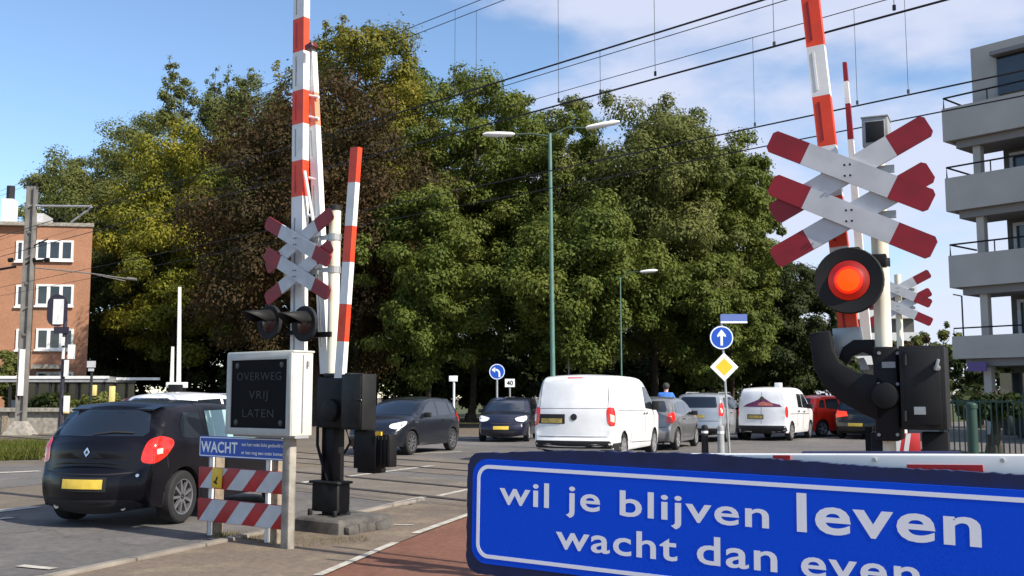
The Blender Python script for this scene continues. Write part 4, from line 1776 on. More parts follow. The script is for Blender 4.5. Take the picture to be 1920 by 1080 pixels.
for py_ in (675, 780):
    q = rp(1697, py_, -.205)
    mb = MB()
    mb.cyl((q[0], -.214, q[1] - .035), (q[0], -.214, q[1] + .035), .012, n=10)
    mb.build('hinge', M['dgrey'], root, smooth=True)
for px_, py_ in ((1648, 662), (1683, 662), (1648, 815), (1683, 815), (1648, 720), (1683, 720)):
    q = rp(px_, py_, -.145)
    mb = MB()
    mb.cyl((q[0], -.152, q[1]), (q[0], -.138, q[1]), .012, n=6)
    mb.build('bolt', M['grey'], root)
mb = MB()
q = rp(1725, 770, -.205)
mb.box((q[0], -.211, q[1]), (.07, .004, .05))
mb.build('label_plate', M['steel'], root)
for u0, u1 in ((1636, 1674), (1730, 1780)):
    mb = MB()
    a, z1 = rp(u0, 815, .05)
    b, _ = rp(u1, 815, .05)
    mb.box2((a, -.05, 0), (b, .1, z1 + .02))
    mb.build('leg', M['black'], root, bevel=.008)
mb = MB()
a, z1 = rp(1627, 800, .3)
mb.box2((a - .02, .3, 0), (a + .03, .36, z1))
mb.build('cable_duct', M['black'], root)
mb = MB()
a, _ = rp(1610, 900, 0)
mb.box2((a, -.35, 0), (a + .75, .45, .16))
mb.build('concrete_foot', M['dconc'], root, bevel=.02)

# ---------- low blue sign seen edge-top behind the foreground board
pA, pB = P(1503, 846, 5.4), P(1802, 846, 5.4)
root = thing('wait_sign', 'low dark blue sign board below the right barrier, only its top edge showing', 'sign', ((pA.x + pB.x) / 2, 5.4, 0), R(0))
mb = MB()
hw_ = (pB.x - pA.x) / 2
mb.prism_xz(rounded_rect(-hw_, hw_, pA.z - .24, pA.z, .02), -.015, .015)
mb.build('panel', mat('faded_sign_blue', (.012, .02, .09), .5, vary=.2), root)
for sx in (-.35, .35):
    mb = MB()
    mb.cyl((sx, .045, 0), (sx, .045, pA.z - .02), .028, n=12)
    mb.build('post', M['grey'], root, smooth=True)

# ---------- foreground blue sign on a red and white beam
DL, DR_ = 3.45, 2.565
pl, pr = P(897, 745, DL), P(1920, 745, DR_)
dirv = Vector((pr.x - pl.x, pr.y - pl.y, 0))
rzS = math.atan2(dirv.y, dirv.x)
sign_len = 1.95
root = thing('barrier_rail', 'red and white horizontal rail holding up the big blue sign', 'barrier', (pl.x, pl.y, 0), rzS)
BR = root
FRs = frame(root)
mb = MB()
yR = .075
uL = LP(root, 1262, 855, yR).x
zt = 1.329
TB = Matrix.Translation((uL, 0, zt)) @ Matrix.Rotation(R(-1.5), 4, 'Y')
mb.box2((0, yR, -.095), (2.2, yR + .06, 0), T=TB)
rail = mb.build('rail', M['white'], root, bevel=.006)
for a_, b_, zl_, zh_ in ((1262, 1330, .092, .003), (1450, 1482, .092, .003), (1700, 1842, .092, .026)):
    mb = MB()
    ua, ub = max(uL, LP(root, a_, 860, yR).x) - uL, LP(root, b_, 860, yR).x - uL
    mb.box2((ua, yR - .004, -zl_), (ub, yR + .02, -zh_), T=TB)
    mb.build('red_band', M['red'], rail)
for px_ in (1640, 1880):
    mb = MB()
    q = LP(root, px_, 870, yR).x - uL
    mb.cyl((q, yR - .008, -.014), (q, yR + .01, -.014), .006, n=10, T=TB)
    mb.build('bolt', M['steel'], rail)
for u in (.95, 2.3):
    mb = MB()
    mb.box2((u - .035, yR + .065, 0), (u + .035, yR + .115, zt - .005))
    mb.box2((u - .25, yR - .1, 0), (u + .25, yR + .28, .06))
    mb.build('leg', M['steel'], root, bevel=.005)

root = thing('safety_sign', 'large blue sign in the foreground asking you to wait, white lettering', 'sign', (pl.x, pl.y, 0), rzS)
roll = Matrix.Translation((0, 0, 1.279)) @ Matrix.Rotation(R(0.9), 4, 'Y')
mb = MB()
random.seed(8)
H = .302


def ragged(x0, x1, z0, z1, r, amp):
    base_ = rounded_rect(x0, x1, z0, z1, r, 8)
    o = []
    n = len(base_)
    for i in range(n):
        a, b = Vector(base_[i]), Vector(base_[(i + 1) % n])
        m_ = max(1, int((b - a).length / .012))
        for k in range(m_):
            q = a.lerp(b, k / m_)
            o.append((q.x + random.uniform(-amp, amp), q.y + random.uniform(-amp, amp)))
    return o


rag = ragged(-.045, sign_len + .05, -H - .055, .036, .05, .0022)
rag = [(x, z + (float(np.interp(x, [0, .35, .8, 1.3, 2.1], [0, .024, .033, .02, .02])) if z > -.02 else 0)) for x, z in rag]
mb.prism_xz(rag, .004, .03, 0, roll)
mb.build('backing_board', M['navy'], root)
BLUE2 = bpy.data.materials.new('bright_sign_film')
BLUE2.use_nodes = True
nt = BLUE2.node_tree
b_ = nt.nodes['Principled BSDF']
b_.inputs['Roughness'].default_value = 0.6
b_.inputs['Specular IOR Level'].default_value = 0.12
t_ = nt.nodes.new('ShaderNodeTexCoord')
vo = nt.nodes.new('ShaderNodeTexVoronoi')
vo.inputs['Scale'].default_value = 150
nt.links.new(t_.outputs['Object'], vo.inputs['Vector'])
nz_ = nt.nodes.new('ShaderNodeTexNoise')
nz_.inputs['Scale'].default_value = 2.2
nt.links.new(t_.outputs['Object'], nz_.inputs['Vector'])
ad = nt.nodes.new('ShaderNodeMath')
ad.operation = 'MULTIPLY_ADD'
ad.inputs[1].default_value = 0.9
nt.links.new(vo.outputs['Distance'], ad.inputs[0])
nt.links.new(nz_.outputs['Fac'], ad.inputs[2])
mxr = nt.nodes.new('ShaderNodeMix')
mxr.data_type = 'RGBA'
mxr.inputs['A'].default_value = (0.0, 0.040, 0.55, 1)
mxr.inputs['B'].default_value = (0.004, 0.085, 0.76, 1)
nt.links.new(ad.outputs[0], mxr.inputs['Factor'])
nt.links.new(mxr.outputs['Result'], b_.inputs['Base Color'])
mb = MB()
mb.prism_xz(rounded_rect(-.018, sign_len, -H - .018, .018, .055, 8), -.004, .004, 0, roll)
face = mb.build('sign_face', BLUE2, root)
mb = MB()
tmp = MB()
ring_xz(tmp, rounded_rect(.0, sign_len - .02, -H, .0, .045, 8), rounded_rect(.012, sign_len - .032, -H + .012, -.012, .035, 8), -.0047, -.003)
mb.add(tmp.v, tmp.f, 0, roll)
WL = mat('sign_lettering_white', (.93, .95, .97), .5)
mb.build('border', WL, face)
mb = MB()


def uu(px_, py_):
    return LP(root, px_, py_, -.005).x


def fz(px_, py_):
    q = LP(root, px_, py_, -.005)
    return q.z - 1.279 + q.x * math.tan(R(0.9))


for body_, a_, b_2, ybase, asc, asc_font, bold in (('wil', 937, 1030, (984, 948), None, .080, .014), ('je', 1062, 1126, (1105, 958), None, .080, .014),
                                                ('blijven', 1163, 1443, (1300, 978), None, .080, .014), ('leven', 1496, 1842, (1660, 1009), None, .108, .020),
                                                ('wacht', 1044, 1272, (1160, 1040), None, .080, .014), ('dan', 1309, 1460, (1390, 1065), None, .084, .014),
                                                ('even', 1505, 1728, (1610, 1092), None, .084, .014)):
    u0, u1 = uu(a_, ybase[1]), uu(b_2, ybase[1])
    zz = fz(*ybase)
    mb = MB()
    text_mb(mb, body_, roll @ Matrix.Translation((u0, -.0031, zz)), asc_font / .74, u1 - u0, 1.08, bold)
    mb.build('word', WL, face)
for u in (.5, 1.55):
    mb = MB()
    mb.box((u, .055, 1.235), (.05, .036, .08))
    mb.build('hanger', M['steel'], root)

# ---------- crossing sign beyond the tracks, right
p = P(1692, 745, 19)
root = thing('crossing_signal', 'distant crossing sign beyond the tracks, half hidden by the cream post', 'crossing sign', (p.x, 19, 0), R(-25))
zA = LP(root, 1692, 543, -.16).z
zB = LP(root, 1692, 577, -.16).z
crossing_sign(root, 0, zA, zB, -.16)
mb = MB()
mb.cyl((0.0, 0, 0), (0.0, 0, zA + .3), .06, n=14)
mb.build('signal_post', M['cream'], root, smooth=True)
c = LP(root, 1690, 672, -.2)
flasher(root, (c.x, c.z), .2, -.2, False)
p = P(1700, 835, 11)
root = thing('marker_board', 'small red and white striped board on the ground behind the right barrier', 'marker', (p.x, 11, 0), R(-10))
stripe_board(root, -.14, .14, .86, 1.12, 0, 2, 'striped_panel')
mb = MB()
for sx in (-.1, .1):
    mb.box2((sx - .02, .032, 0), (sx + .02, .06, 1.05))
mb.build('support', M['white'], root)

# far barrier beyond the tracks, left: two raised white arms
Db = 40.0
p = P(331, 745, Db)
root = thing('crossing_barrier', 'distant pair of raised white barrier arms behind the black car', 'barrier', (p.x, Db, 0), 0)
for px_, top_, w_ in ((322, 650, .13), (335, 538, .15)):
    a_ = LP(root, px_, 722, 0)
    b2 = LP(root, px_ + 2, top_, 0)
    mb = MB()
    mb.prism_xz([(a_.x - w_ / 2, a_.z), (a_.x + w_ / 2, a_.z), (b2.x + w_ * .32, b2.z), (b2.x - w_ * .32, b2.z)], -.05, .05)
    mb.build('barrier_arm', M['white'], root)
mb = MB()
a_ = LP(root, 332, 722, -.1)
mb.box((a_.x, -.12, a_.z), (.85, .05, .22))
mb.build('crossbar', M['white'], root, bevel=.02)
mb = MB()
mb.box2((-.28, -.2, .1), (.28, .3, a_.z + .02))
mb.box2((-.4, -.3, 0), (.4, .4, .1))
mb.build('drive_housing', M['black'], root, bevel=.03)

# ------------------------------------------------------------------ overhead line
def wire(label, a, b, s, r, ext=(-260, 12), sag=0.0):
    "wire through two pixels on the plane x+y=s, run on level along the track"
    p, q = TP(*a, s), TP(*b, s)
    d = TD
    wa, wb = p.dot(TD), q.dot(TD)
    z = (p.z + q.z) / 2
    pts = []
    c = TN * (s * .7071)
    n = 24
    w0, w1 = -14, 170
    slope = 0
    for k in range(n + 1):
        w = w0 + (w1 - w0) * k / n
        pp = c + TD * w
        pts.append((pp.x, pp.y, z))
    mb = MB()
    mb.tube(pts[:5], r * .85, n=6, r1=r * .6)
    mb.tube(pts[4:], r * .5, n=6, r1=r * .1)
    return solo('overhead_wire', mb, M['wire'], label, 'wire', smooth=True), z


zs_ = {}
for nm, lab, a, b, s, r in (('A1', 'uppermost thin overhead wire at the upper left of the sky', (767, 55), (895, 0), 15.3, .010),
                            ('A2', 'second overhead wire just below the uppermost at upper left', (790, 64), (935, 0), 15.6, .010),
                            ('B1', 'thick overhead wire rising from above the lamp post to the top edge', (880, 172), (1425, 0), 15.45, .020),
                            ('B2', 'thin overhead wire just under the thick one above the lamp post', (1120, 106), (1450, 10), 15.45, .009),
                            ('C1', 'thin overhead wire between the two thick ones, crossing the right barrier arm', (1200, 135), (1640, 0), 20.9, .011),
                            ('C2', 'thick overhead wire crossing the middle of the right barrier arm', (1200, 155), (1775, 0), 15.45, .019),
                            ('D1', 'overhead wire passing above the crossing sign to the balconies', (1375, 246), (1820, 155), 21.0, .019),
                            ('D2', 'lowest overhead wire, behind the top of the right crossing sign', (1500, 262), (1780, 206), 21.4, .016)):
    o, z = wire(lab, a, b, s, r)
    zs_[nm] = (s, z)


def dropper(px_, na, nb, label):
    "thin vertical dropper between two wires at this pixel column"
    mb = MB()
    sa, za = zs_[na]
    sb, zb = zs_[nb]

    def on(s):
        d = ray(px_, 100)
        k = s / (d.x + d.y)
        return d.x * k, d.y * k
    xa_, ya_ = on(sa)
    mb.cyl((xa_, ya_, za), (xa_ + (.0), ya_, zb), .004, n=5)
    mb.box((xa_, ya_, zb + .03), (.03, .03, .06))
    solo('dropper', mb, M['wire'], label, 'dropper wire', 'thin droppers between the overhead wires')


for px_, na, nb in ((853, 'A1', 'B1'), (893, 'A2', 'B1'), (1047, 'A1', 'C2'), (1125, 'B1', 'C2'), (1228, 'A1', 'C2'), (1412, 'C1', 'D1'), (1452, 'B1', 'C2'), (1604, 'C1', 'D1'), (1700, 'C1', 'D1'), (1680, 'A1', 'C2')):
    dropper(px_, na, nb, 'thin vertical dropper wire hanging between overhead wires in the sky')

# catenary mast, left
Dm = 41.5
p = P(41, 745, Dm)
root = thing('catenary_mast', 'tall grey steel railway mast with wire brackets in front of the brick flats', 'mast', (p.x, Dm, 0), 0)


def mp_(px_, py_, y=0.0):
    q = LP(root, px_, py_, y)
    return Vector((q.x, y, q.z))


M['mast'] = mat('mast_grey', (.20, .19, .175), .7, .1, vary=.3, vscale=2)
mb = MB()
zt = mp_(39, 350).z
for sx in (-.15, .15):
    mb.box2((sx - .03, -.14, .3), (sx + .03, .14, zt))
mb.box2((-.12, -.02, .3), (.12, .02, zt))
for k in range(9):
    z = .9 + k * 1.05
    mb.box((0, -.1, z), (.30, .02, .05), ry=R(35 if k % 2 else -35))
mb.build('pole', M['mast'], root)
mb = MB()
mb.add([(-.55, -.4, 0), (.55, -.4, 0), (.55, .4, 0), (-.55, .4, 0), (-.2, -.2, .55), (.2, -.2, .55), (.2, .2, .55), (-.2, .2, .55)],
       [(0, 1, 5, 4), (1, 2, 6, 5), (2, 3, 7, 6), (3, 0, 4, 7), (4, 5, 6, 7)])
mb.build('concrete_foot', M['conc'], root)
mb = MB()
mb.box2((-.1, -.18, mp_(40, 742).z), (.12, -.15, mp_(40, 655).z))
mb.build('cover_plate', M['white'], root)
mb = MB()
mb.tube([mp_(48, 386), mp_(172, 387)], .05, 8)
mb.tube([mp_(173, 388), mp_(133, 417)], .045, 8)
mb.build('bracket_arm', M['steel'], root, smooth=True)
mb = MB()
mb.tube([mp_(45, 497), mp_(60, 490), mp_(92, 487)], .05, 8)
mb.tube([mp_(45, 470), mp_(90, 448)], .03, 8)
mb.tube([mp_(30, 500), mp_(0, 505)], .05, 8)
for q in (88, 62, 20):
    mb.cyl(mp_(q - 4, 488), mp_(q + 4, 487), .09, n=10)
mb.build('register_arm', M['black'], root, smooth=True)
mb = MB()
mb.tube([mp_(48, 500, 1.0), mp_(165, 512, 1.0), mp_(240, 523, 1.0)], .028, 8)
mb.cyl(mp_(238, 522, 1.0), mp_(256, 524, 1.0), .06, n=10)
mb.tube([mp_(165, 512, 1.0), mp_(235, 527, 1.0)], .018, 8)
mb.build('register_arm', M['mast'], root, smooth=True)
mb = MB()
for z in (mp_(40, 350).z,):
    mb.cyl((-.18, 0, z), (-.18, 0, z + .25), .05, n=8)
    mb.cyl((.16, 0, z - .1), (.16, 0, z + .15), .05, n=8)
mb.build('insulator', M['dgrey'], root)

# railway signal (seen from behind)
Ds = 36
p = P(122, 745, Ds)
root = thing('railway_signal', 'dark oval railway signal board with white plate before the brick flats', 'signal', (p.x, Ds, 0), 0)


def sp(px_, py_, y=0.0):
    q = LP(root, px_, py_, y)
    return q.x, q.z


M['plumblack'] = mat('dark_violet_black', (.022, .018, .035), .6, vary=.2)
mb = MB()
a, z1 = sp(90, 552, -.1)
b, z0 = sp(124, 612, -.1)
mb.prism_xz(rounded_rect(a, b, z0, z1, (b - a) / 2 * .98, 8), -.12, -.04)
mb.build('signal_board', M['plumblack'], root)
mb = MB()
a, z1 = sp(101, 561, -.12)
b, z0 = sp(118, 608, -.12)
mb.box2((a, -.14, z0), (b, -.122, z1))
mb.build('white_plate', M['white'], root)
mb = MB()
x_, z1 = sp(122, 612)
mb.cyl((x_, 0, 0), (x_, 0, z1 + .3), .07, n=12)
mb.box2((x_ - .35, -.10, z1 - .25), (x_ + .12, .05, z1 - .02))
mb.build('signal_post', M['plumblack'], root)
for r_ in ((116, 121, 632, 648), (117, 121, 652, 673), (128, 140, 646, 673), (121, 128, 675, 706), (120, 129, 742, 772)):
    a, z1 = sp(r_[0], r_[2], -.1)
    b, z0 = sp(r_[1], r_[3], -.1)
    mb = MB()
    mb.box2((a, -.12, z0), (b, -.09, z1))
    mb.build('marker_plate', M['white'], root)

# ------------------------------------------------------------------ lamp posts and road signs
M['armgreen'] = mat('lamp_arm_green', (0.035, 0.07, 0.05), 0.6)


def street_lamp(label, px_base, px_top, ytop, D, heads, r):
    p = P(px_base, 745, D)
    root = thing('street_lamp', label, 'street lamp', (p.x, D, 0), 0, 'green street lamps by the junction')
    t = LP(root, px_top, ytop, 0)
    mb = MB()
    mb.tube([(0, 0, 0), (t.x * .3, 0, t.z * .3), (t.x, 0, t.z)], r, 12, r1=r * .6)
    mb.cyl((0, 0, 0), (0, 0, 1.2), r * 1.5, n=14)
    mb.build('pole', M['lampgreen'], root, smooth=True)
    for (ax, ay, bx, by) in heads:
        a, b = LP(root, ax, ay, 0), LP(root, bx, by, 0)
        near = a if abs(a.x - t.x) < abs(b.x - t.x) else b
        mb = MB()
        mid = Vector(((t.x + near.x) / 2, 0, near.z + .02))
        mb.tube([(t.x, 0, t.z - .1), mid, (near.x, 0, near.z)], r * .34, 8)
        arm = mb.build('arm', M['armgreen'], root, smooth=True)
        mb = MB()
        d = b - a
        L = d.length
        far = b if near is a else a
        ang = math.atan2((far - near).z, (far - near).x)
        prof = [(0, .035), (.1 * L, .07), (.5 * L, .085), (.85 * L, .075), (L, .03)]
        n = 12
        vs, fs = [], []
        for (u, h) in prof:
            for i in range(n):
                q = 2 * math.pi * i / n
                vs.append(near + Matrix.Rotation(-ang, 3, 'Y') @ Vector((u, h * 1.5 * math.cos(q), h * math.sin(q))))
        for k in range(len(prof) - 1):
            for i in range(n):
                fs.append((k * n + i, k * n + (i + 1) % n, (k + 1) * n + (i + 1) % n, (k + 1) * n + i))
        fs += [tuple(range(n)), tuple(range((len(prof) - 1) * n, len(prof) * n))]
        mb.add(vs, fs)
        mb.build('lamp_head', M['white'], arm, smooth=True)
    return root


street_lamp('tall green lamp post with two white lamp heads above the panel van', 1038, 1031, 250, 30.5, [(905, 252, 965, 252), (1098, 240, 1162, 228)], .085)
street_lamp('thin far lamp post with one white head among the trees', 1166, 1163, 520, 46, [(1200, 510, 1233, 507)], .045)


def round_sign(root, cx, cz, r, y, arrow):
    mb = MB()
    mb.prism_xz(disc_outline(r, 36, cx, cz), y, y + .012)
    o = mb.build('round_sign', M['blue'], root)
    mb = MB()
    ring_xz(mb, disc_outline(r * .97, 36, cx, cz), disc_outline(r * .88, 36, cx, cz), y - .003, y + .001)
    if arrow == 'up':
        mb.prism_xz([(cx - r * .10, cz - r * .66), (cx + r * .10, cz - r * .66), (cx + r * .10, cz + r * .15), (cx + r * .36, cz + r * .05), (cx + r * .36, cz + r * .22),
                     (cx, cz + r * .68), (cx - r * .36, cz + r * .22), (cx - r * .36, cz + r * .05), (cx - r * .10, cz + r * .15)], y - .003, y + .001)
    else:
        pts = []
        for i in range(9):
            a = R(0) + R(100) * i / 8
            pts.append((cx - r * .22 + r * .52 * math.cos(a), cz - r * .25 + r * .52 * math.sin(a)))
        pts = [(cx + r * .30, cz - r * .68)] + pts
        mb.prism_xz(strip_poly(pts, r * .22), y - .003, y + .001)
        mb.prism_xz([(cx - r * .25, cz + r * .60), (cx - r * .70, cz + r * .22), (cx - r * .25, cz - r * .10)], y - .003, y + .001)
    mb.build('arrow', M['swhite'], o)
    return o


Dg = 26.0
g = G(1368, 850)
Dg = g.y
root = thing('traffic_sign', 'round blue straight ahead arrow sign over a yellow priority diamond', 'traffic sign', (g.x, g.y, 0), 0)


def tp(px_, py_, y=0.0):
    q = LP(root, px_, py_, y)
    return q.x, q.z


t = tp(1352, 592, .05)
mb = MB()
mb.tube([(0, 0, 0), (t[0], .05, t[1])], .032, 12)
mb.build('post', M['steel'], root, smooth=True)
c = tp(1353, 633, -.03)
round_sign(root, c[0], c[1], .325, -.03, 'up')
c = tp(1358, 688, -.03)
h = .385
mb = MB()
mb.prism_xz([(c[0], c[1] - h), (c[0] + h, c[1]), (c[0], c[1] + h), (c[0] - h, c[1])], -.03, -.018)
d = mb.build('priority_diamond', M['swhite'], root)
mb = MB()
h2 = .24
mb.prism_xz([(c[0], c[1] - h2), (c[0] + h2, c[1]), (c[0], c[1] + h2), (c[0] - h2, c[1])], -.034, -.029)
mb.build('yellow_centre', M['yellow'], d)
mb = MB()
a, z1 = tp(1351, 589, .0)
b, z0 = tp(1401, 606, .0)
mb.box2((a, -.012, z0), (b, .012, z1))
mb.box2((a, -.016, z0), (b, .016, z0 + .05), 1)
mb.build('street_name_plate', [M['rustsign'], M['swhite']], root)

p = P(932, 745, 39)
root = thing('traffic_sign', 'round blue left turn arrow sign behind the dark blue car', 'traffic sign', (p.x, 39, 0), 0)
c = LP(root, 932, 697, -.04)
mb = MB()
mb.cyl((0, 0, 0), (c.x, 0, c.z + .1), .04, n=10)
mb.build('post', M['steel'], root, smooth=True)
round_sign(root, c.x, c.z, .30, -.055, 'left')

p = P(956, 745, 42)
root = thing('number_sign', 'small white rectangular number sign on a short post', 'sign', (p.x, 42, 0), 0)
mb = MB()
c = LP(root, 956, 718, -.04)
mb.cyl((0, 0, 0), (0, 0, c.z), .035, n=10)
mb.build('post', M['steel'], root)
mb = MB()
mb.box((c.x, -.05, c.z), (.40, .02, .33))
pnl = mb.build('panel', M['swhite'], root)
mb = MB()
text_mb(mb, '40', Matrix.Translation((c.x, -.062, c.z - .09)), .26, .26, 1, .03, align='C')
mb.build('lettering', M['under'], pnl)

p = P(851, 745, 36)
root = thing('small_sign', 'narrow post with a small blank white plate right of the dark grey car', 'sign', (p.x, 36, 0), 0)
c = LP(root, 850, 710, -.03)
mb = MB()
mb.cyl((0, 0, 0), (0, 0, c.z), .04, n=10)
mb.build('post', M['white'], root, smooth=True)
mb = MB()
mb.box((c.x, -.05, c.z), (.30, .03, .20))
mb.build('plate', M['swhite'], root, bevel=.01)

p = P(1067, 745, 52)
root = thing('small_sign', 'dim grey plate on a thin post above the panel van roof', 'sign', (p.x, 52, 0), 0)
c = LP(root, 1066, 662, 0)
mb = MB()
mb.cyl((0, 0, 0), (0, 0, c.z), .05, n=8)
mb.build('post', M['grey'], root)
mb = MB()
mb.box((0, -.05, c.z), (.36, .04, .42))
mb.build('plate', M['grey'], root)

for k, (px_, D, lab) in enumerate(((1320, 27.3, 'dark bollard left of the priority sign post, nearer the van'), (1350, 27.0, 'dark bollard right beside the priority sign post'))):
    p = P(px_, 745, D)
    root = thing('bollard', lab, 'bollard', (p.x, D, 0), 0, 'bollards by the priority sign')
    mb = MB()
    mb.lathe_y([(.001, 0)], n=4) if False else None
    mb.cyl((0, 0, 0), (0, 0, .72), .095, .085, n=14)
    mb.ball((0, 0, .72), .086, sz=.7)
    mb.build('shaft', M['grey'] if k else M['dgrey'], root, smooth=True)
    mb = MB()
    mb.cyl((0, 0, .56), (0, 0, .62), .092, n=14)
    mb.build('band', M['white'], root, smooth=True)

# ------------------------------------------------------------------ brick flats, left
Dh = 63.0


def window_unit(parent, x0, x1, z0, z1, y, panes, fw=.12, depth=.10, wm=None):
    "white frame standing proud of the wall, dark panes inside"
    mb = MB()
    ring_xz(mb, [(x0, z0), (x1, z0), (x1, z1), (x0, z1)], [(x0 + fw, z0 + fw), (x1 - fw, z0 + fw), (x1 - fw, z1 - fw), (x0 + fw, z1 - fw)], y - .04, y + .08)
    for k in range(1, panes):
        xx = x0 + (x1 - x0) * k / panes
        mb.box2((xx - fw * .8, y - .036, z0 + fw), (xx + fw * .8, y + .07, z1 - fw))
    mb.box2((x0 - .06, y - .12, z0 - .10), (x1 + .06, y - .042, z0 + .02))
    w = mb.build('window', M['white'], parent)
    mb = MB()
    for k in range(panes):
        a = x0 + (x1 - x0) * k / panes
        b = x0 + (x1 - x0) * (k + 1) / panes
        mb.box2((a + .05, y + .01, z0 + .05), (b - .05, y + .02, z1 - .05))
    mb.build('pane', wm or M['wglass'], w)
    return w


M['wglass'] = mat('window_glass', (.025, .03, .035), .08, spec=.8, vary=.5, vscale=1.2)
BR_ = bpy.data.materials.new('orange_brick')
BR_.use_nodes = True
nt = BR_.node_tree
b_ = nt.nodes['Principled BSDF']
b_.inputs['Roughness'].default_value = .9
t_ = nt.nodes.new('ShaderNodeTexCoord')
mpn = nt.nodes.new('ShaderNodeMapping')
mpn.inputs['Rotation'].default_value = (R(90), 0, 0)
bt = nt.nodes.new('ShaderNodeTexBrick')
bt.inputs['Scale'].default_value = 4.5
bt.inputs['Color1'].default_value = (.40, .185, .105, 1)
bt.inputs['Color2'].default_value = (.32, .15, .085, 1)
bt.inputs['Mortar'].default_value = (.38, .25, .16, 1)
bt.inputs['Mortar Size'].default_value = .012
nt.links.new(t_.outputs['Object'], mpn.inputs[0])
nt.links.new(mpn.outputs[0], bt.inputs[0])
nzz = nt.nodes.new('ShaderNodeTexNoise')
nzz.inputs['Scale'].default_value = .35
nzz.inputs['Detail'].default_value = 6
nt.links.new(t_.outputs['Object'], nzz.inputs[0])
mm = nt.nodes.new('ShaderNodeMix')
mm.data_type = 'RGBA'
mm.blend_type = 'MULTIPLY'
mm.inputs['Factor'].default_value = .6
nt.links.new(bt.outputs[0], mm.inputs['A'])
crr = nt.nodes.new('ShaderNodeMapRange')
crr.inputs['From Min'].default_value = .3
crr.inputs['From Max'].default_value = .7
crr.inputs['To Min'].default_value = .7
crr.inputs['To Max'].default_value = 1.2
nt.links.new(nzz.outputs['Fac'], crr.inputs['Value'])
nt.links.new(crr.outputs[0], mm.inputs['B'])
nt.links.new(mm.outputs['Result'], b_.inputs['Base Color'])

p = P(160, 745, Dh)
root = thing('brick_flats', 'orange brick block of flats with white framed windows at the left edge', 'building', (p.x, Dh, 0), R(8))


def hp(px_, py_, y=0.0):
    q = LP(root, px_, py_, y)
    return q.x, q.z


ztop = hp(100, 424)[1]
xL = -26.0
xb = hp(66, 500)[0]
mb = MB()
fp = [(xb, 0), (0, 0), (-4.6, 11), (xb, 11)]
mb.add([(x, y, 0) for x, y in fp] + [(x, y, ztop) for x, y in fp], [(0, 1, 5, 4), (1, 2, 6, 5), (2, 3, 7, 6), (3, 0, 4, 7), (4, 5, 6, 7)])
mb.box2((xL, .35, 0), (xb, 11, ztop))
wall = mb.build('wall', BR_, root)
mb = MB()
mb.add([(x, y, z) for z in (ztop, ztop + .22) for x, y in ((xL, -.1), (.1, -.1), (-4.5, 11.1), (xL, 11.1))], [(0, 1, 5, 4), (1, 2, 6, 5), (2, 3, 7, 6), (3, 0, 4, 7), (4, 5, 6, 7), (0, 3, 2, 1)])
mb.build('parapet', M['conc'], root)
mb = MB()
mb.box2((xb - .22, -.10, 0), (xb - .08, .02, ztop - .1))
mb.build('downpipe', M['under'], root)
for (y0, y1) in ((450, 489), (533, 574), (616, 656), (697, 735)):
    x0_, z1 = hp(69, y0)
    x1_, z0 = hp(137, y1)
    window_unit(wall, x0_, x1_, z0, z1, -.05, 3)
    x0_, z1 = hp(28, y0)
    x1_, z0 = hp(54, y1)
    window_unit(wall, x0_, x1_, z0, z1, .30, 2)
    x0_, z1 = hp(-60, y0)
    x1_, z0 = hp(-10, y1)
    window_unit(wall, x0_, x1_, z0, z1, .30, 3)
mb = MB()
a, z1 = hp(68, 684)
b, z0 = hp(120, 692)
mb.box2((a, -1.0, z0), (b, -.01, z1))
mb.build('porch_canopy', M['conc'], root)
mb = MB()
a, z1 = hp(4, 372, 2)
b, z0 = hp(22, 424, 2)
mb.box2((a, 2, ztop + .2), (b, 3, z1))
ch = mb.build('chimney', M['white'], root)
mb = MB()
mb.cyl(((a + b) / 2, 2.5, z1), ((a + b) / 2, 2.5, z1 + .9), .25, n=12)
mb.build('flue', M['under'], ch)
mb = MB()
a, _ = hp(56, 400, 4)
b, z1 = hp(82, 400, 4)
mb.box2((a, 4, ztop + .2), (b, 6, z1))
mb.build('roof_housing', M['wboard'], root)

# platform edge, shelter, posts and shrubs at the left
p0, p1 = P(-60, 770, 43), P(250, 770, 43)
mb = MB()
zt = P(50, 772, 43).z
mb.box2((-27, 43.2, 0), (-12.6, 45.5, zt))
mb.box2((-27.1, 43.0, zt), (-12.5, 45.6, zt + .14))
for k in range(6):
    mb.box((-26 + k * 2.4, 43.17, zt / 2), (.25, .07, zt - .02), mi=1)
solo('platform_edge', mb, [M['conc'], M['wood']], 'weathered concrete platform edge at the foot of the railway mast', 'platform')
root = thing('bicycle_shelter', 'long low shelter with a pale roof edge in front of the brick flats', 'shelter', (P(130, 745, 56).x, 56, 0), 0)


def bp_(px_, py_, y=0.0):
    q = LP(root, px_, py_, y)
    return q.x, q.z


mb = MB()
a, z1 = bp_(-20, 706)
b, _ = bp_(205, 706)
c_, z2 = bp_(300, 712)
mb.box2((a, 0, z1 - .30), (b, 4, z1))
mb.build('roof', M['grey'], root)
mb = MB()
mb.box2((a, -.06, z1 - .12), (b, -.005, z1 + .03))
mb.box2((b + .4, -.06, z2 - .02), (c_, .02, z2 + .12))
mb.build('roof_edge', M['white'], root)
for k in range(9):
    xx = a + (b - a) * (k + .5) / 9
    mb = MB()
    mb.box2((xx - .06, .1, 0), (xx + .06, .25, z1 - .3))
    mb.build('post', M['under'], root)
mb = MB()
mb.box2((a, 3.8, 0), (b, 3.95, z1 - .3))
mb.build('rear_wall', M['wglass'], root)
for k in range(5):
    mb = MB()
    xx = a + (b - a) * (k + 1) / 6
    mb.box2((xx - .5, 1.2, .5), (xx + .5, 1.3, 1.35))
    mb.build('panel', M['grey'], root)
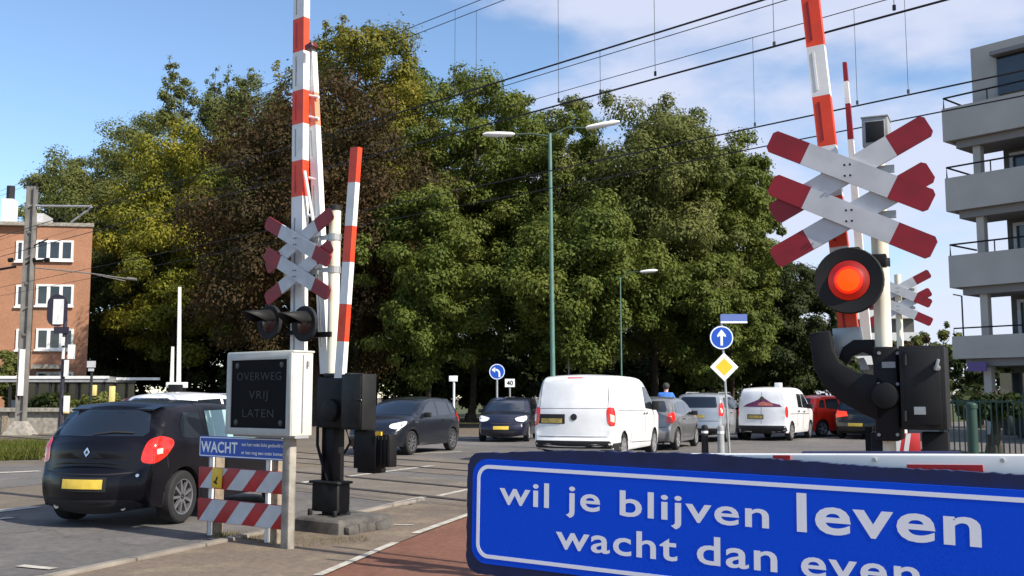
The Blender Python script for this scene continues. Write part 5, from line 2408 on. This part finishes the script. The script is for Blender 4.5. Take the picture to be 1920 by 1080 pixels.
for px_, y0, y1, D in ((125, 742, 775, 38), (176, 722, 742, 46), (210, 724, 762, 42)):
    p = P(px_, 745, D)
    zt, zb = P(px_, y0, D).z, max(.2, P(px_, y1, D).z)
    root = thing('marker_post', {125: 'yellow topped post nearest the railway mast', 176: 'yellow topped post in the middle of three', 210: 'yellow topped post nearest the parked maroon car'}[px_], 'post', (p.x, D, 0), 0, 'yellow topped posts by the platform')
    mb = MB()
    mb.box2((-.06, -.06, 0), (.06, .06, zb))
    mb.build('shaft', M['under'], root)
    mb = MB()
    mb.box2((-.10, -.08, zb), (.10, .08, zt))
    mb.build('cap', mat('pale_yellow', (.70, .58, .22), .6), root, bevel=.01)
p = P(170, 745, 44)
root = thing('notice_sign', 'two small grey plates on a post right of the brick flats', 'sign', (p.x, 44, 0), 0)
mb = MB()
zt = P(170, 676, 44).z
mb.cyl((0, 0, 0), (0, 0, zt), .06, n=8)
mb.build('post', M['under'], root)
for y0, y1, w_ in ((677, 689, .36), (691, 696, .24)):
    mb = MB()
    mb.box2((-w_ / 2, -.1, P(170, y1, 44).z), (w_ / 2, -.065, P(170, y0, 44).z))
    mb.build('plate', M['wboard'], root)

# ------------------------------------------------------------------ grey flats, right
Da = 38.0
o_ = P(1790, 745, Da)
root = thing('balcony_flats', 'grey apartment block with stacked concrete balconies at the right edge', 'building', (o_.x, o_.y, 0), math.atan2(-.76, .65))
M['panelg'] = mat('grey_render', (.43, .40, .36), .8, vary=.1, vscale=.8)
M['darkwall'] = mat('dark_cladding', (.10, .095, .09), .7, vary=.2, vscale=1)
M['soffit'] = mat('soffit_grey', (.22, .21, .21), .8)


def zA_(py_):
    return P(1790, py_, Da).z


LEN = 16.0
mb = MB()
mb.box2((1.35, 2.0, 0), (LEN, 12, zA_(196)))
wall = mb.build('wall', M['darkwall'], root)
mb = MB()
x0t = LP(root, 1822, 150, .9).x
mb.box2((x0t, .9, zA_(196) + .002), (LEN, 11.5, zA_(92)))
mb.build('penthouse', M['panelg'], root)
mb = MB()
mb.box2((x0t + 1.0, .80, zA_(190)), (LEN - 1, .895, zA_(122)))
mb.build('window', M['wglass'], wall)
mb = MB()
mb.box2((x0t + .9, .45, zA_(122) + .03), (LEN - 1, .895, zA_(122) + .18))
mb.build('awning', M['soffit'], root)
levels = [(205, 266), (335, 397), (480, 540), (631, 673)]
for k, (a_, b2) in enumerate(levels):
    z1, z0 = zA_(a_), zA_(b2)
    mb = MB()
    mb.box2((0, 0, z0), (LEN, .16, z1))
    mb.box2((0, .162, z0), (.16, 2.6, z1))
    o = mb.build('balcony', M['panelg'], root)
    mb = MB()
    mb.box2((.1, .17, z0 + .02), (LEN, 1.995, z0 + .22))
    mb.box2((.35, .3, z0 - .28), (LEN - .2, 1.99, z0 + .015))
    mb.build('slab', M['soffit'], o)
    mb = MB()
    if k < 3:
        hr = .42
        mb.tube([(.05, .08, z1), (.05, .08, z1 + hr), (LEN, .08, z1 + hr)], .035, 6)
        mb.tube([(.05, .08, z1 + hr), (.05, 2.2, z1 + hr)], .035, 6)
        for q in range(1, 10):
            mb.cyl((q * 1.7, .08, z1), (q * 1.7, .08, z1 + hr), .025, n=6)
    else:
        mb.tube([(.05, .08, z1), (.05, .08, z1 + .3), (LEN, .08, z1 + .3)], .03, 6)
    mb.build('railing', M['dgrey'], o)
# columns and recessed windows on each floor
zl = [zA_(b2) - .28 for a_, b2 in levels] + [0]
zu = [zA_(196)] + [zA_(b2) for a_, b2 in levels]
for k in range(4):
    top_ = zA_(levels[k][1]) - .282
    bot = zA_(levels[k + 1][1]) + .222 if k < 3 else 0.0
    for q in (.9, 5.2, 9.5):
        mb = MB()
        mb.box2((q, .45, bot), (q + .28, .75, top_))
        mb.build('column', M['panelg'], root)
    for q in (1.6, 4.0, 6.8, 9.2):
        if k < 3:
            mb = MB()
            ring_xz(mb, [(q, bot + .05), (q + 1.7, bot + .05), (q + 1.7, top_ - .15), (q, top_ - .15)],
                    [(q + .12, bot + .17), (q + 1.58, bot + .17), (q + 1.58, top_ - .27), (q + .12, top_ - .27)], 1.9, 1.997)
            mb.box2((q + .8, 1.905, bot + .18), (q + .9, 1.995, top_ - .28))
            w = mb.build('window', M['wboard'], wall)
            mb = MB()
            mb.box2((q + .1, 1.96, bot + .15), (q + 1.6, 1.975, top_ - .25))
            mb.build('pane', M['wglass'], w)
mb = MB()
mb.box2((.9, 1.75, .1), (.9 + 1.2, 1.98, 2.4))
mb.build('entrance', M['wglass'], root)
mb = MB()
a_ = LP(root, 1815, 688, .05)
b2 = LP(root, 1850, 688, .05)
mb.box2((a_.x, .02, a_.z - .17), (b2.x, .06, a_.z + .17))
mb.build('wall_sign', mat('violet_sign', (.10, .06, .22), .5), root)

# white flats far off
p = P(1675, 745, 130)
root = thing('white_flats', 'far white apartment building seen between cream post and crossing sign', 'building', (p.x, 130, 0), R(-15))
z1 = P(1675, 538, 130).z
mb = MB()
mb.box2((-5, 0, 0), (2.8, 12, z1))
wl = mb.build('wall', M['darkwall'], root)
for k in range(5):
    z = z1 - 1.0 - k * 2.9
    mb = MB()
    mb.box2((-5.2, -1.2, z - .2), (3.2, 0, z + .9))
    mb.build('balcony', M['white'], root)

# green fence and bin, right
root = thing('mesh_fence', 'dark green fence of vertical bars before the grey flats', 'fence', (P(1850, 745, 24).x, 24, 0), R(-38))
mb = MB()
for k in range(44):
    mb.box((-1.0 + k * .12, 0, .75), (.03, .02, 1.4))
mb.box((1.6, 0, 1.4), (5.4, .03, .04))
mb.box((1.6, 0, .2), (5.4, .03, .04))
M['dgreen'] = mat('dark_green_paint', (.014, .05, .035), .5, vary=.2)
mb.build('bars', M['dgreen'], root)
for q in (-1.05, .8, 2.6, 4.25):
    mb = MB()
    mb.box((q, 0, .8), (.07, .07, 1.6))
    mb.build('post', M['dgreen'], root)
p = P(1820, 745, 17)
root = thing('cabinet_post', 'dark green utility post right of the black barrier cabinet', 'post', (p.x, 17, 0), 0)
mb = MB()
mb.cyl((0, 0, 0), (0, 0, 1.32), .085, n=16)
mb.build('shaft', M['dgreen'], root, smooth=True)
mb = MB()
mb.cyl((0, 0, 1.32), (0, 0, 1.38), .10, n=16)
mb.ball((0, 0, 1.38), .095, sz=.4)
mb.build('cap', M['dgreen'], root, smooth=True)
p = P(1812, 745, 60)
mb = MB()
mb.cyl((p.x, 60, 0), (p.x, 60, P(1812, 555, 60).z), .05, n=8)
mb.cyl((p.x, 60, P(1812, 555, 60).z), (p.x - .5, 60, P(1812, 552, 60).z), .04, n=8)
solo('flag_pole', mb, M['dgrey'], 'thin dark lamp pole between far trees and grey flats', 'pole')

# ------------------------------------------------------------------ trees
LEAF = {
    'green': leaf_mat('leaf_green', (0.0591, 0.0979, 0.0169), (0.1098, 0.1384, 0.0236), (0.1773, 0.1890, 0.0338)),
    'olive': leaf_mat('leaf_olive', (0.0759, 0.1013, 0.0236), (0.1266, 0.1435, 0.0371), (0.1941, 0.1890, 0.0540)),
    'yellow': leaf_mat('leaf_yellowing', (0.0878, 0.1190, 0.0222), (0.1823, 0.1887, 0.0222), (0.3510, 0.2903, 0.0260)),
    'copper': leaf_mat('leaf_copper', (0.034, 0.036, 0.012), (0.062, 0.042, 0.017), (0.115, 0.060, 0.022)),
    'gold': leaf_mat('leaf_green_gold', (0.0844, 0.1148, 0.0169), (0.1688, 0.1654, 0.0236), (0.2785, 0.2279, 0.0304)),
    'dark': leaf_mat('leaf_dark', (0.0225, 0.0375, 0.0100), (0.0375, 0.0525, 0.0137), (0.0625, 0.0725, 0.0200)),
}


def leaves_mesh(name, C, Rr, per, size, rng, mat_, droop=.5, flat=.72):
    n = len(C)
    cnt = np.maximum(7, (per * (Rr / Rr.mean()) ** 2)).astype(int)
    idx = np.repeat(np.arange(n), cnt)
    N = len(idx)
    d = rng.normal(size=(N, 3))
    d /= np.linalg.norm(d, axis=1)[:, None]
    rad = Rr[idx] * (1.02 - 0.55 * rng.random(N) ** 2.2)
    stray = rng.random(N) < .22
    rad = np.where(stray, rad * rng.uniform(1.0, 1.5, N), rad)
    sh = rng.uniform(.7, 1.35, (n, 3)) * np.array([1, 1, flat])
    pos = C[idx] + d * rad[:, None] * sh[idx] + rng.normal(size=(N, 3)) * .06
    nm = d * .95 + np.array([0, 0, .40]) + rng.normal(size=(N, 3)) * .30
    nm /= np.linalg.norm(nm, axis=1)[:, None]
    t = d * .5 + rng.normal(size=(N, 3)) * .6 + np.array([0, 0, -droop])
    t -= nm * (t * nm).sum(1)[:, None]
    t /= (np.linalg.norm(t, axis=1)[:, None] + 1e-9)
    b = np.cross(nm, t)
    l = size * rng.uniform(.6, 1.35, N)[:, None]
    w = l * rng.uniform(.42, .62, N)[:, None]
    V = np.empty((N, 4, 3))
    V[:, 0] = pos - t * l * .5
    V[:, 1] = pos + b * w * .5 + t * l * .05
    V[:, 2] = pos + t * l * .5
    V[:, 3] = pos - b * w * .5 + t * l * .05
    V = V.reshape(-1, 3)
    me = bpy.data.meshes.new(name)
    me.vertices.add(N * 4)
    me.vertices.foreach_set('co', V.ravel())
    me.loops.add(N * 4)
    me.loops.foreach_set('vertex_index', np.arange(N * 4, dtype=np.int32))
    me.polygons.add(N)
    me.polygons.foreach_set('loop_start', np.arange(0, N * 4, 4, dtype=np.int32))
    me.polygons.foreach_set('loop_total', np.full(N, 4, dtype=np.int32))
    me.materials.append(mat_)
    me.update()
    me.validate()
    return me


def tree(label, cx, top, bot, hwid, D, kind, seed, lobes=10, clumps=15, per=430, size=.215, sprigs=(), group='park trees behind the crossing', name='tree', depth=.85, cr=(.085, .24)):
    rng = np.random.default_rng(seed)
    p = P(cx, 745, D)
    root = thing(name, label, 'tree', (p.x, D, 0), 0, group)
    zt, zb = P(cx, top, D).z, max(.8, P(cx, bot, D).z)
    rx = hwid / FPX * D
    ry = rx * depth
    zc, rz = (zt + zb) / 2, (zt - zb) / 2
    Cs, Rs = [], []
    LC = []
    for k in range(lobes):
        # lobes spread evenly over the crown
        u = (k + .5) / lobes
        zz = 1 - 2 * u
        th = k * 2.399 + rng.uniform(-.4, .4)
        rr = math.sqrt(max(0, 1 - zz * zz))
        f = rng.uniform(.50, .62)
        dv = np.array([rr * math.cos(th), rr * math.sin(th), zz])
        dv /= (np.abs(dv) ** 2.9).sum() ** (1 / 2.9)        # fuller shoulders than an ellipsoid
        c = np.array([dv[0] * rx * f, dv[1] * ry * f, zc + dv[2] * rz * f])
        lr = rng.uniform(.42, .52)
        LC.append((c, lr))
        for j in range(clumps):
            d = rng.normal(size=3)
            d /= np.linalg.norm(d)
            g = rng.uniform(.72, 1.0)
            q = c + d * np.array([rx, ry, rz]) * lr * g
            Cs.append(q)
            Rs.append(min(rx, rz) * rng.uniform(*cr))
    for (sx, sy, sr) in sprigs:
        q = LP(root, sx, sy, 0)
        for j in range(9):
            k_ = j / 8
            Cs.append(np.array([q.x * (1 - .12 * k_), q.y, q.z - k_ * 3.2]) + rng.normal(size=3) * (.08 + .55 * k_))
            Rs.append(sr * (.35 + .5 * k_))
    Cs, Rs = np.array(Cs), np.array(Rs)
    ok = Cs[:, 2] > .9
    me = leaves_mesh('crown', Cs[ok], Rs[ok], per, size, rng, LEAF[kind])
    o = bpy.data.objects.new('crown', me)
    COL.objects.link(o)
    o.parent = root
    mb = MB()
    r0 = max(.16, rx * .05)
    top_z = zc + rz * .5
    mb.tube([(0, 0, 0), (.1, 0, zb * .6 + .5), (0.0, .1, zc), (.15, 0, top_z)], r0, 10, r1=r0 * .3)
    mb.cyl((0, 0, -.02), (0, 0, .5), r0 * 1.6, r0 * 1.02, n=10)
    for c, lr in LC:
        s = Vector((0.02, .03, min(max(zb + .5, c[2] - rz * .35), top_z)))
        e = Vector(c)
        mid = s.lerp(e, .5) + Vector((0, 0, .3))
        mb.tube([s, mid, e], r0 * .38, 6, r1=r0 * .1)
    for (sx, sy, sr) in sprigs:
        q = LP(root, sx, sy, 0)
        mb.tube([(q.x * .6, 0, zc + rz * .4), (q.x * .9, 0, q.z - 3), tuple(q)], .06, 5, r1=.012)
    mb.build('trunk', M['bark'], root, smooth=True)
    return root


tree('broad olive green tree at the left end of the tree mass, above the brick flats', 190, 222, 740, 160, 78, 'olive', 11, 12, 16)
tree('grey green tree with thin sprigs sticking out of its top', 350, 190, 700, 140, 76, 'olive', 12, 11, 15,
     sprigs=((318, 105, .5), (325, 130, .7), (345, 150, .8), (312, 165, .7), (405, 130, .4), (412, 160, .8), (440, 150, .7), (455, 170, .8), (470, 135, .6), (430, 125, .35)))
tree('yellowing tree in front of the left trees, right of the brick flats', 320, 225, 700, 135, 67, 'yellow', 13, 11, 15)
tree('tall green and gold tree behind the left barrier arm', 665, 35, 640, 170, 64, 'gold', 14, 13, 17, 430, .215,
     sprigs=((610, 40, .6), (640, 30, .6), (690, 55, .7), (560, 110, .7), (520, 120, .6)))
tree('copper brown leaved tree behind the left crossing sign', 590, 165, 735, 235, 56, 'copper', 15, 15, 18, 430, .205)
tree('dark green tree filling the middle right of the copper tree', 885, 125, 690, 150, 62, 'green', 16, 12, 16)
tree('green tree behind the tall lamp post', 1040, 185, 700, 130, 60, 'green', 17, 11, 16)
tree('wide bright green tree between lamp post and right barrier', 1225, 165, 700, 175, 58, 'olive', 18, 14, 17)
tree('green tree at the right end of the tree mass, beside the crossing sign', 1370, 240, 715, 120, 61, 'green', 19, 11, 16,
     sprigs=((1420, 290, .6), (1435, 340, .6)))
tree('lower green tree spreading in front, over the dark blue car', 800, 330, 720, 130, 52, 'green', 20, 10, 15, 430, .205)
tree('lower bright tree in front of the middle trees, over the panel van', 1100, 380, 690, 150, 50, 'green', 21, 11, 15, 430, .205)
tree('small dark tree under the right crossing sign', 1470, 470, 745, 100, 66, 'dark', 22, 10, 14)
tree('tall dim tree standing behind the left trees', 480, 165, 660, 120, 80, 'olive', 25, 10, 14)
tree('low leafy tree over the queue of vans', 1330, 470, 720, 110, 54, 'green', 24, 9, 14, 400, .21)

for k, (cx, top, hw_b, D, kind, lab) in enumerate((
        (118, 262, 105, 88, 'olive', 'olive tree whose crown forms the far left slope of the tree mass'),
        (262, 198, 125, 90, 'olive', 'back tree between the far left slope and the tree with sprigs'),
        (460, 112, 125, 88, 'olive', 'back tree between the tree with sprigs and the tall green and gold tree'),
        (790, 90, 120, 80, 'green', 'back tree on the right shoulder of the tall green and gold tree'),
        (960, 150, 105, 78, 'green', 'back tree just left of the lamp post, under the thick wires'),
        (1090, 165, 105, 78, 'olive', 'back tree just right of the lamp post'),
        (1290, 175, 110, 76, 'olive', 'back tree behind the right lamp head'),
        (1400, 300, 80, 70, 'green', 'back tree at the right edge beside the upper cross boards'),
        (700, 250, 150, 70, 'gold', 'back tree filling in behind the copper tree'))):
    tree(lab, cx, top, 720, hw_b, D, kind, 140 + k, 13, 15, 330, .25)
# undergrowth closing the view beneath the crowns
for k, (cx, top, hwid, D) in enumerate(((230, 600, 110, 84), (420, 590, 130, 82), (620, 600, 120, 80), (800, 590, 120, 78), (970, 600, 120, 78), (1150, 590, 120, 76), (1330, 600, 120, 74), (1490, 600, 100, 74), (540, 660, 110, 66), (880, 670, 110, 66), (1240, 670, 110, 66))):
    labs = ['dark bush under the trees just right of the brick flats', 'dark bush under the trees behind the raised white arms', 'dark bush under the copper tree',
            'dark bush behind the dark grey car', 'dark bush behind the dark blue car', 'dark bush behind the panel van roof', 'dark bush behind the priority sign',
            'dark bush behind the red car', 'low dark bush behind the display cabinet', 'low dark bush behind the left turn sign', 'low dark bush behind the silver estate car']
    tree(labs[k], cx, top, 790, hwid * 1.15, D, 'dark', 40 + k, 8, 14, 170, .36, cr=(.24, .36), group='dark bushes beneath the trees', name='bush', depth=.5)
for k, (cx, top, hwid, D, kind, lab) in enumerate(((1770, 600, 45, 85, 'olive', 'distant olive tree left of the grey flats'), (1735, 625, 40, 60, 'copper', 'russet shrub under the distant crossing sign'),
                                                  (1700, 635, 40, 70, 'dark', 'dark shrub behind the right barrier cabinet'), (1835, 690, 26, 50, 'olive', 'shrub at the foot of the grey flats'),
                                                  (10, 650, 24, 60, 'olive', 'bush at the far left before the brick flats'), (95, 738, 34, 47, 'dark', 'dark clipped bush on the platform'), (185, 742, 45, 46, 'olive', 'olive shrub behind the yellow topped posts'),
                                                  (1860, 742, 75, 28, 'dark', 'dark low bush right behind the green mesh fence'), (1880, 655, 95, 50, 'dark', 'dark bush behind the green fence beneath the grey flats'), (1560, 640, 60, 70, 'dark', 'dark tree behind the black car in the far queue'))):
    tree(lab, cx, top, 780, hwid, D, kind, 70 + k, 7, 10, 90, .24 if D < 65 else .36, group='shrubs beside the buildings', name='shrub')

# ------------------------------------------------------------------ cyclist in blue, seen over the car roofs
Dp = 33.6
p = P(1247, 745, Dp)
root = thing('person', 'person in a bright blue jacket, back turned, riding behind the grey car', 'person', (p.x, Dp, 0), R(-20))
sk = {
    'pelvis': (0, 0, 1.06, .15), 'waist': (0, .05, 1.24, .15), 'chest': (0, .12, 1.46, .185), 'collar': (0, .16, 1.62, .12), 'neck': (0, .18, 1.69, .06),
    'head0': (0, .20, 1.76, .085), 'head1': (0, .20, 1.85, .10), 'head2': (0, .19, 1.93, .075),
    'sl': (.20, .14, 1.58, .09), 'el': (.28, .32, 1.34, .055), 'wl': (.24, .54, 1.18, .036), 'hl': (.24, .60, 1.16, .036),
    'sr': (-.20, .14, 1.58, .09), 'er': (-.28, .32, 1.34, .055), 'wr': (-.24, .54, 1.18, .036), 'hr': (-.24, .60, 1.16, .036),
    'tl': (.10, .05, 1.0, .11), 'kl': (.11, .38, .82, .068), 'al': (.11, .26, .40, .045), 'fl': (.11, .40, .34, .042),
    'tr': (-.10, .05, .98, .11), 'kr': (-.11, .30, .62, .068), 'ar': (-.11, .12, .20, .045), 'fr': (-.11, .27, .14, .042)}
ed = [('pelvis', 'waist'), ('waist', 'chest'), ('chest', 'collar'), ('collar', 'neck'), ('neck', 'head0'), ('head0', 'head1'), ('head1', 'head2'),
      ('chest', 'sl'), ('sl', 'el'), ('el', 'wl'), ('wl', 'hl'), ('chest', 'sr'), ('sr', 'er'), ('er', 'wr'), ('wr', 'hr'),
      ('pelvis', 'tl'), ('tl', 'kl'), ('kl', 'al'), ('al', 'fl'), ('pelvis', 'tr'), ('tr', 'kr'), ('kr', 'ar'), ('ar', 'fr')]
for sd_, sgn in (('hl', 1), ('hr', -1)):
    hx, hy, hz, _ = sk[sd_]
    for i in range(4):
        nm = f'{sd_}f{i}'
        ln = (.075, .085, .08, .062)[i]
        sk[nm] = (hx + (i - 1.5) * .018, hy + ln * .8, hz - .012, .009)
        sk[nm + 'b'] = (hx + (i - 1.5) * .018, hy + ln, hz - .045, .008)
        ed += [(sd_, nm), (nm, nm + 'b')]
    sk[sd_ + 't'] = (hx - sgn * .045, hy + .03, hz - .01, .010)
    ed.append((sd_, sd_ + 't'))
names = list(sk)
me = bpy.data.meshes.new('body')
me.from_pydata([sk[n][:3] for n in names], [(names.index(a), names.index(b)) for a, b in ed], [])
bo = bpy.data.objects.new('body', me)
COL.objects.link(bo)
md = bo.modifiers.new('skin', 'SKIN')
for i, n_ in enumerate(names):
    me.skin_vertices[0].data[i].radius = (sk[n_][3],) * 2
me.skin_vertices[0].data[0].use_root = True
bo.modifiers.new('sub', 'SUBSURF').levels = 2
bo.modifiers['sub'].render_levels = 2
dg = bpy.context.evaluated_depsgraph_get()
me2 = bpy.data.meshes.new_from_object(bo.evaluated_get(dg))
bpy.data.objects.remove(bo)
SKIN = mat('skin', (.50, .30, .22), .6)
JACK = mat('blue_jacket', (.06, .20, .62), .8, vary=.2, vscale=5)
JEAN = mat('dark_trousers', (.02, .022, .03), .85)
for m_ in (SKIN, JACK, JEAN):
    me2.materials.append(m_)
for f in me2.polygons:
    c = f.center
    f.use_smooth = True
    f.material_index = 2 if c.z < 1.06 else (0 if c.z > 1.68 or c.y > .52 else 1)
bo = bpy.data.objects.new('body', me2)
COL.objects.link(bo)
bo.parent = root
mb = MB()
mb.ball((0, .18, 1.865), .118, n=16, sz=1.0)
mb.build('hair', mat('dark_hair', (.04, .035, .03), .8), root, smooth=True)
mb = MB()
for sx in (-1, 1):
    mb.ball((sx * .035, .295, 1.86), .012, n=8)
mb.add([(-.014, .29, 1.85), (.014, .29, 1.85), (0, .325, 1.815), (0, .29, 1.865)], [(0, 1, 2), (0, 2, 3), (1, 3, 2)])
mb.build('face', SKIN, root)

root = thing('bicycle', 'dark bicycle ridden by the person in blue, hidden behind the grey car', 'bicycle', (p.x, Dp, 0), R(-20))
for y in (-.35, .75):
    mb = MB()
    n = 32
    vs = []
    for i in range(n):
        a = 2 * math.pi * i / n
        for j in range(6):
            b2 = 2 * math.pi * j / 6
            rr = .33 + .02 * math.cos(b2)
            vs.append((.02 * math.sin(b2), y + rr * math.cos(a), .35 + rr * math.sin(a)))
    mb.add(vs, [(i * 6 + j, ((i + 1) % n) * 6 + j, ((i + 1) % n) * 6 + (j + 1) % 6, i * 6 + (j + 1) % 6) for i in range(n) for j in range(6)])
    w = mb.build('wheel', M['tyre'], root, smooth=True)
    mb = MB()
    for i in range(12):
        a = math.pi * i / 12
        mb.cyl((0, y + .32 * math.cos(a), .35 + .32 * math.sin(a)), (0, y - .32 * math.cos(a), .35 - .32 * math.sin(a)), .002, n=4)
    mb.cyl((-.04, y, .35), (.04, y, .35), .02, n=10)
    mb.build('spokes', M['steel'], w)
mb = MB()
for a_, b_2 in (((0, -.35, .35), (0, .15, .30)), ((0, .15, .30), (0, -.02, .88)), ((0, -.35, .35), (0, -.01, .78)), ((0, .15, .30), (0, .62, .80)), ((0, .0, .74), (0, .60, .88)), ((0, .58, .98), (0, .75, .35))):
    mb.cyl(a_, b_2, .017, n=8)
mb.build('frame', M['black'], root, smooth=True)
mb = MB()
mb.tube([(-.27, .58, 1.12), (-.12, .64, 1.08), (0, .58, 1.02), (.12, .64, 1.08), (.27, .58, 1.12)], .014, 8)
mb.cyl((0, .58, .92), (0, .58, 1.03), .014, n=8)
mb.build('handlebar', M['steel'], root, smooth=True)
mb = MB()
mb.add([(-.10, -.14, .90), (.10, -.14, .90), (.02, .14, .90), (-.02, .14, .90), (-.10, -.14, .94), (.10, -.14, .94), (.02, .14, .93), (-.02, .14, .93)],
       [(0, 1, 2, 3), (4, 5, 6, 7), (0, 1, 5, 4), (1, 2, 6, 5), (2, 3, 7, 6), (3, 0, 4, 7)])
mb.build('saddle', M['under'], root, bevel=.012)
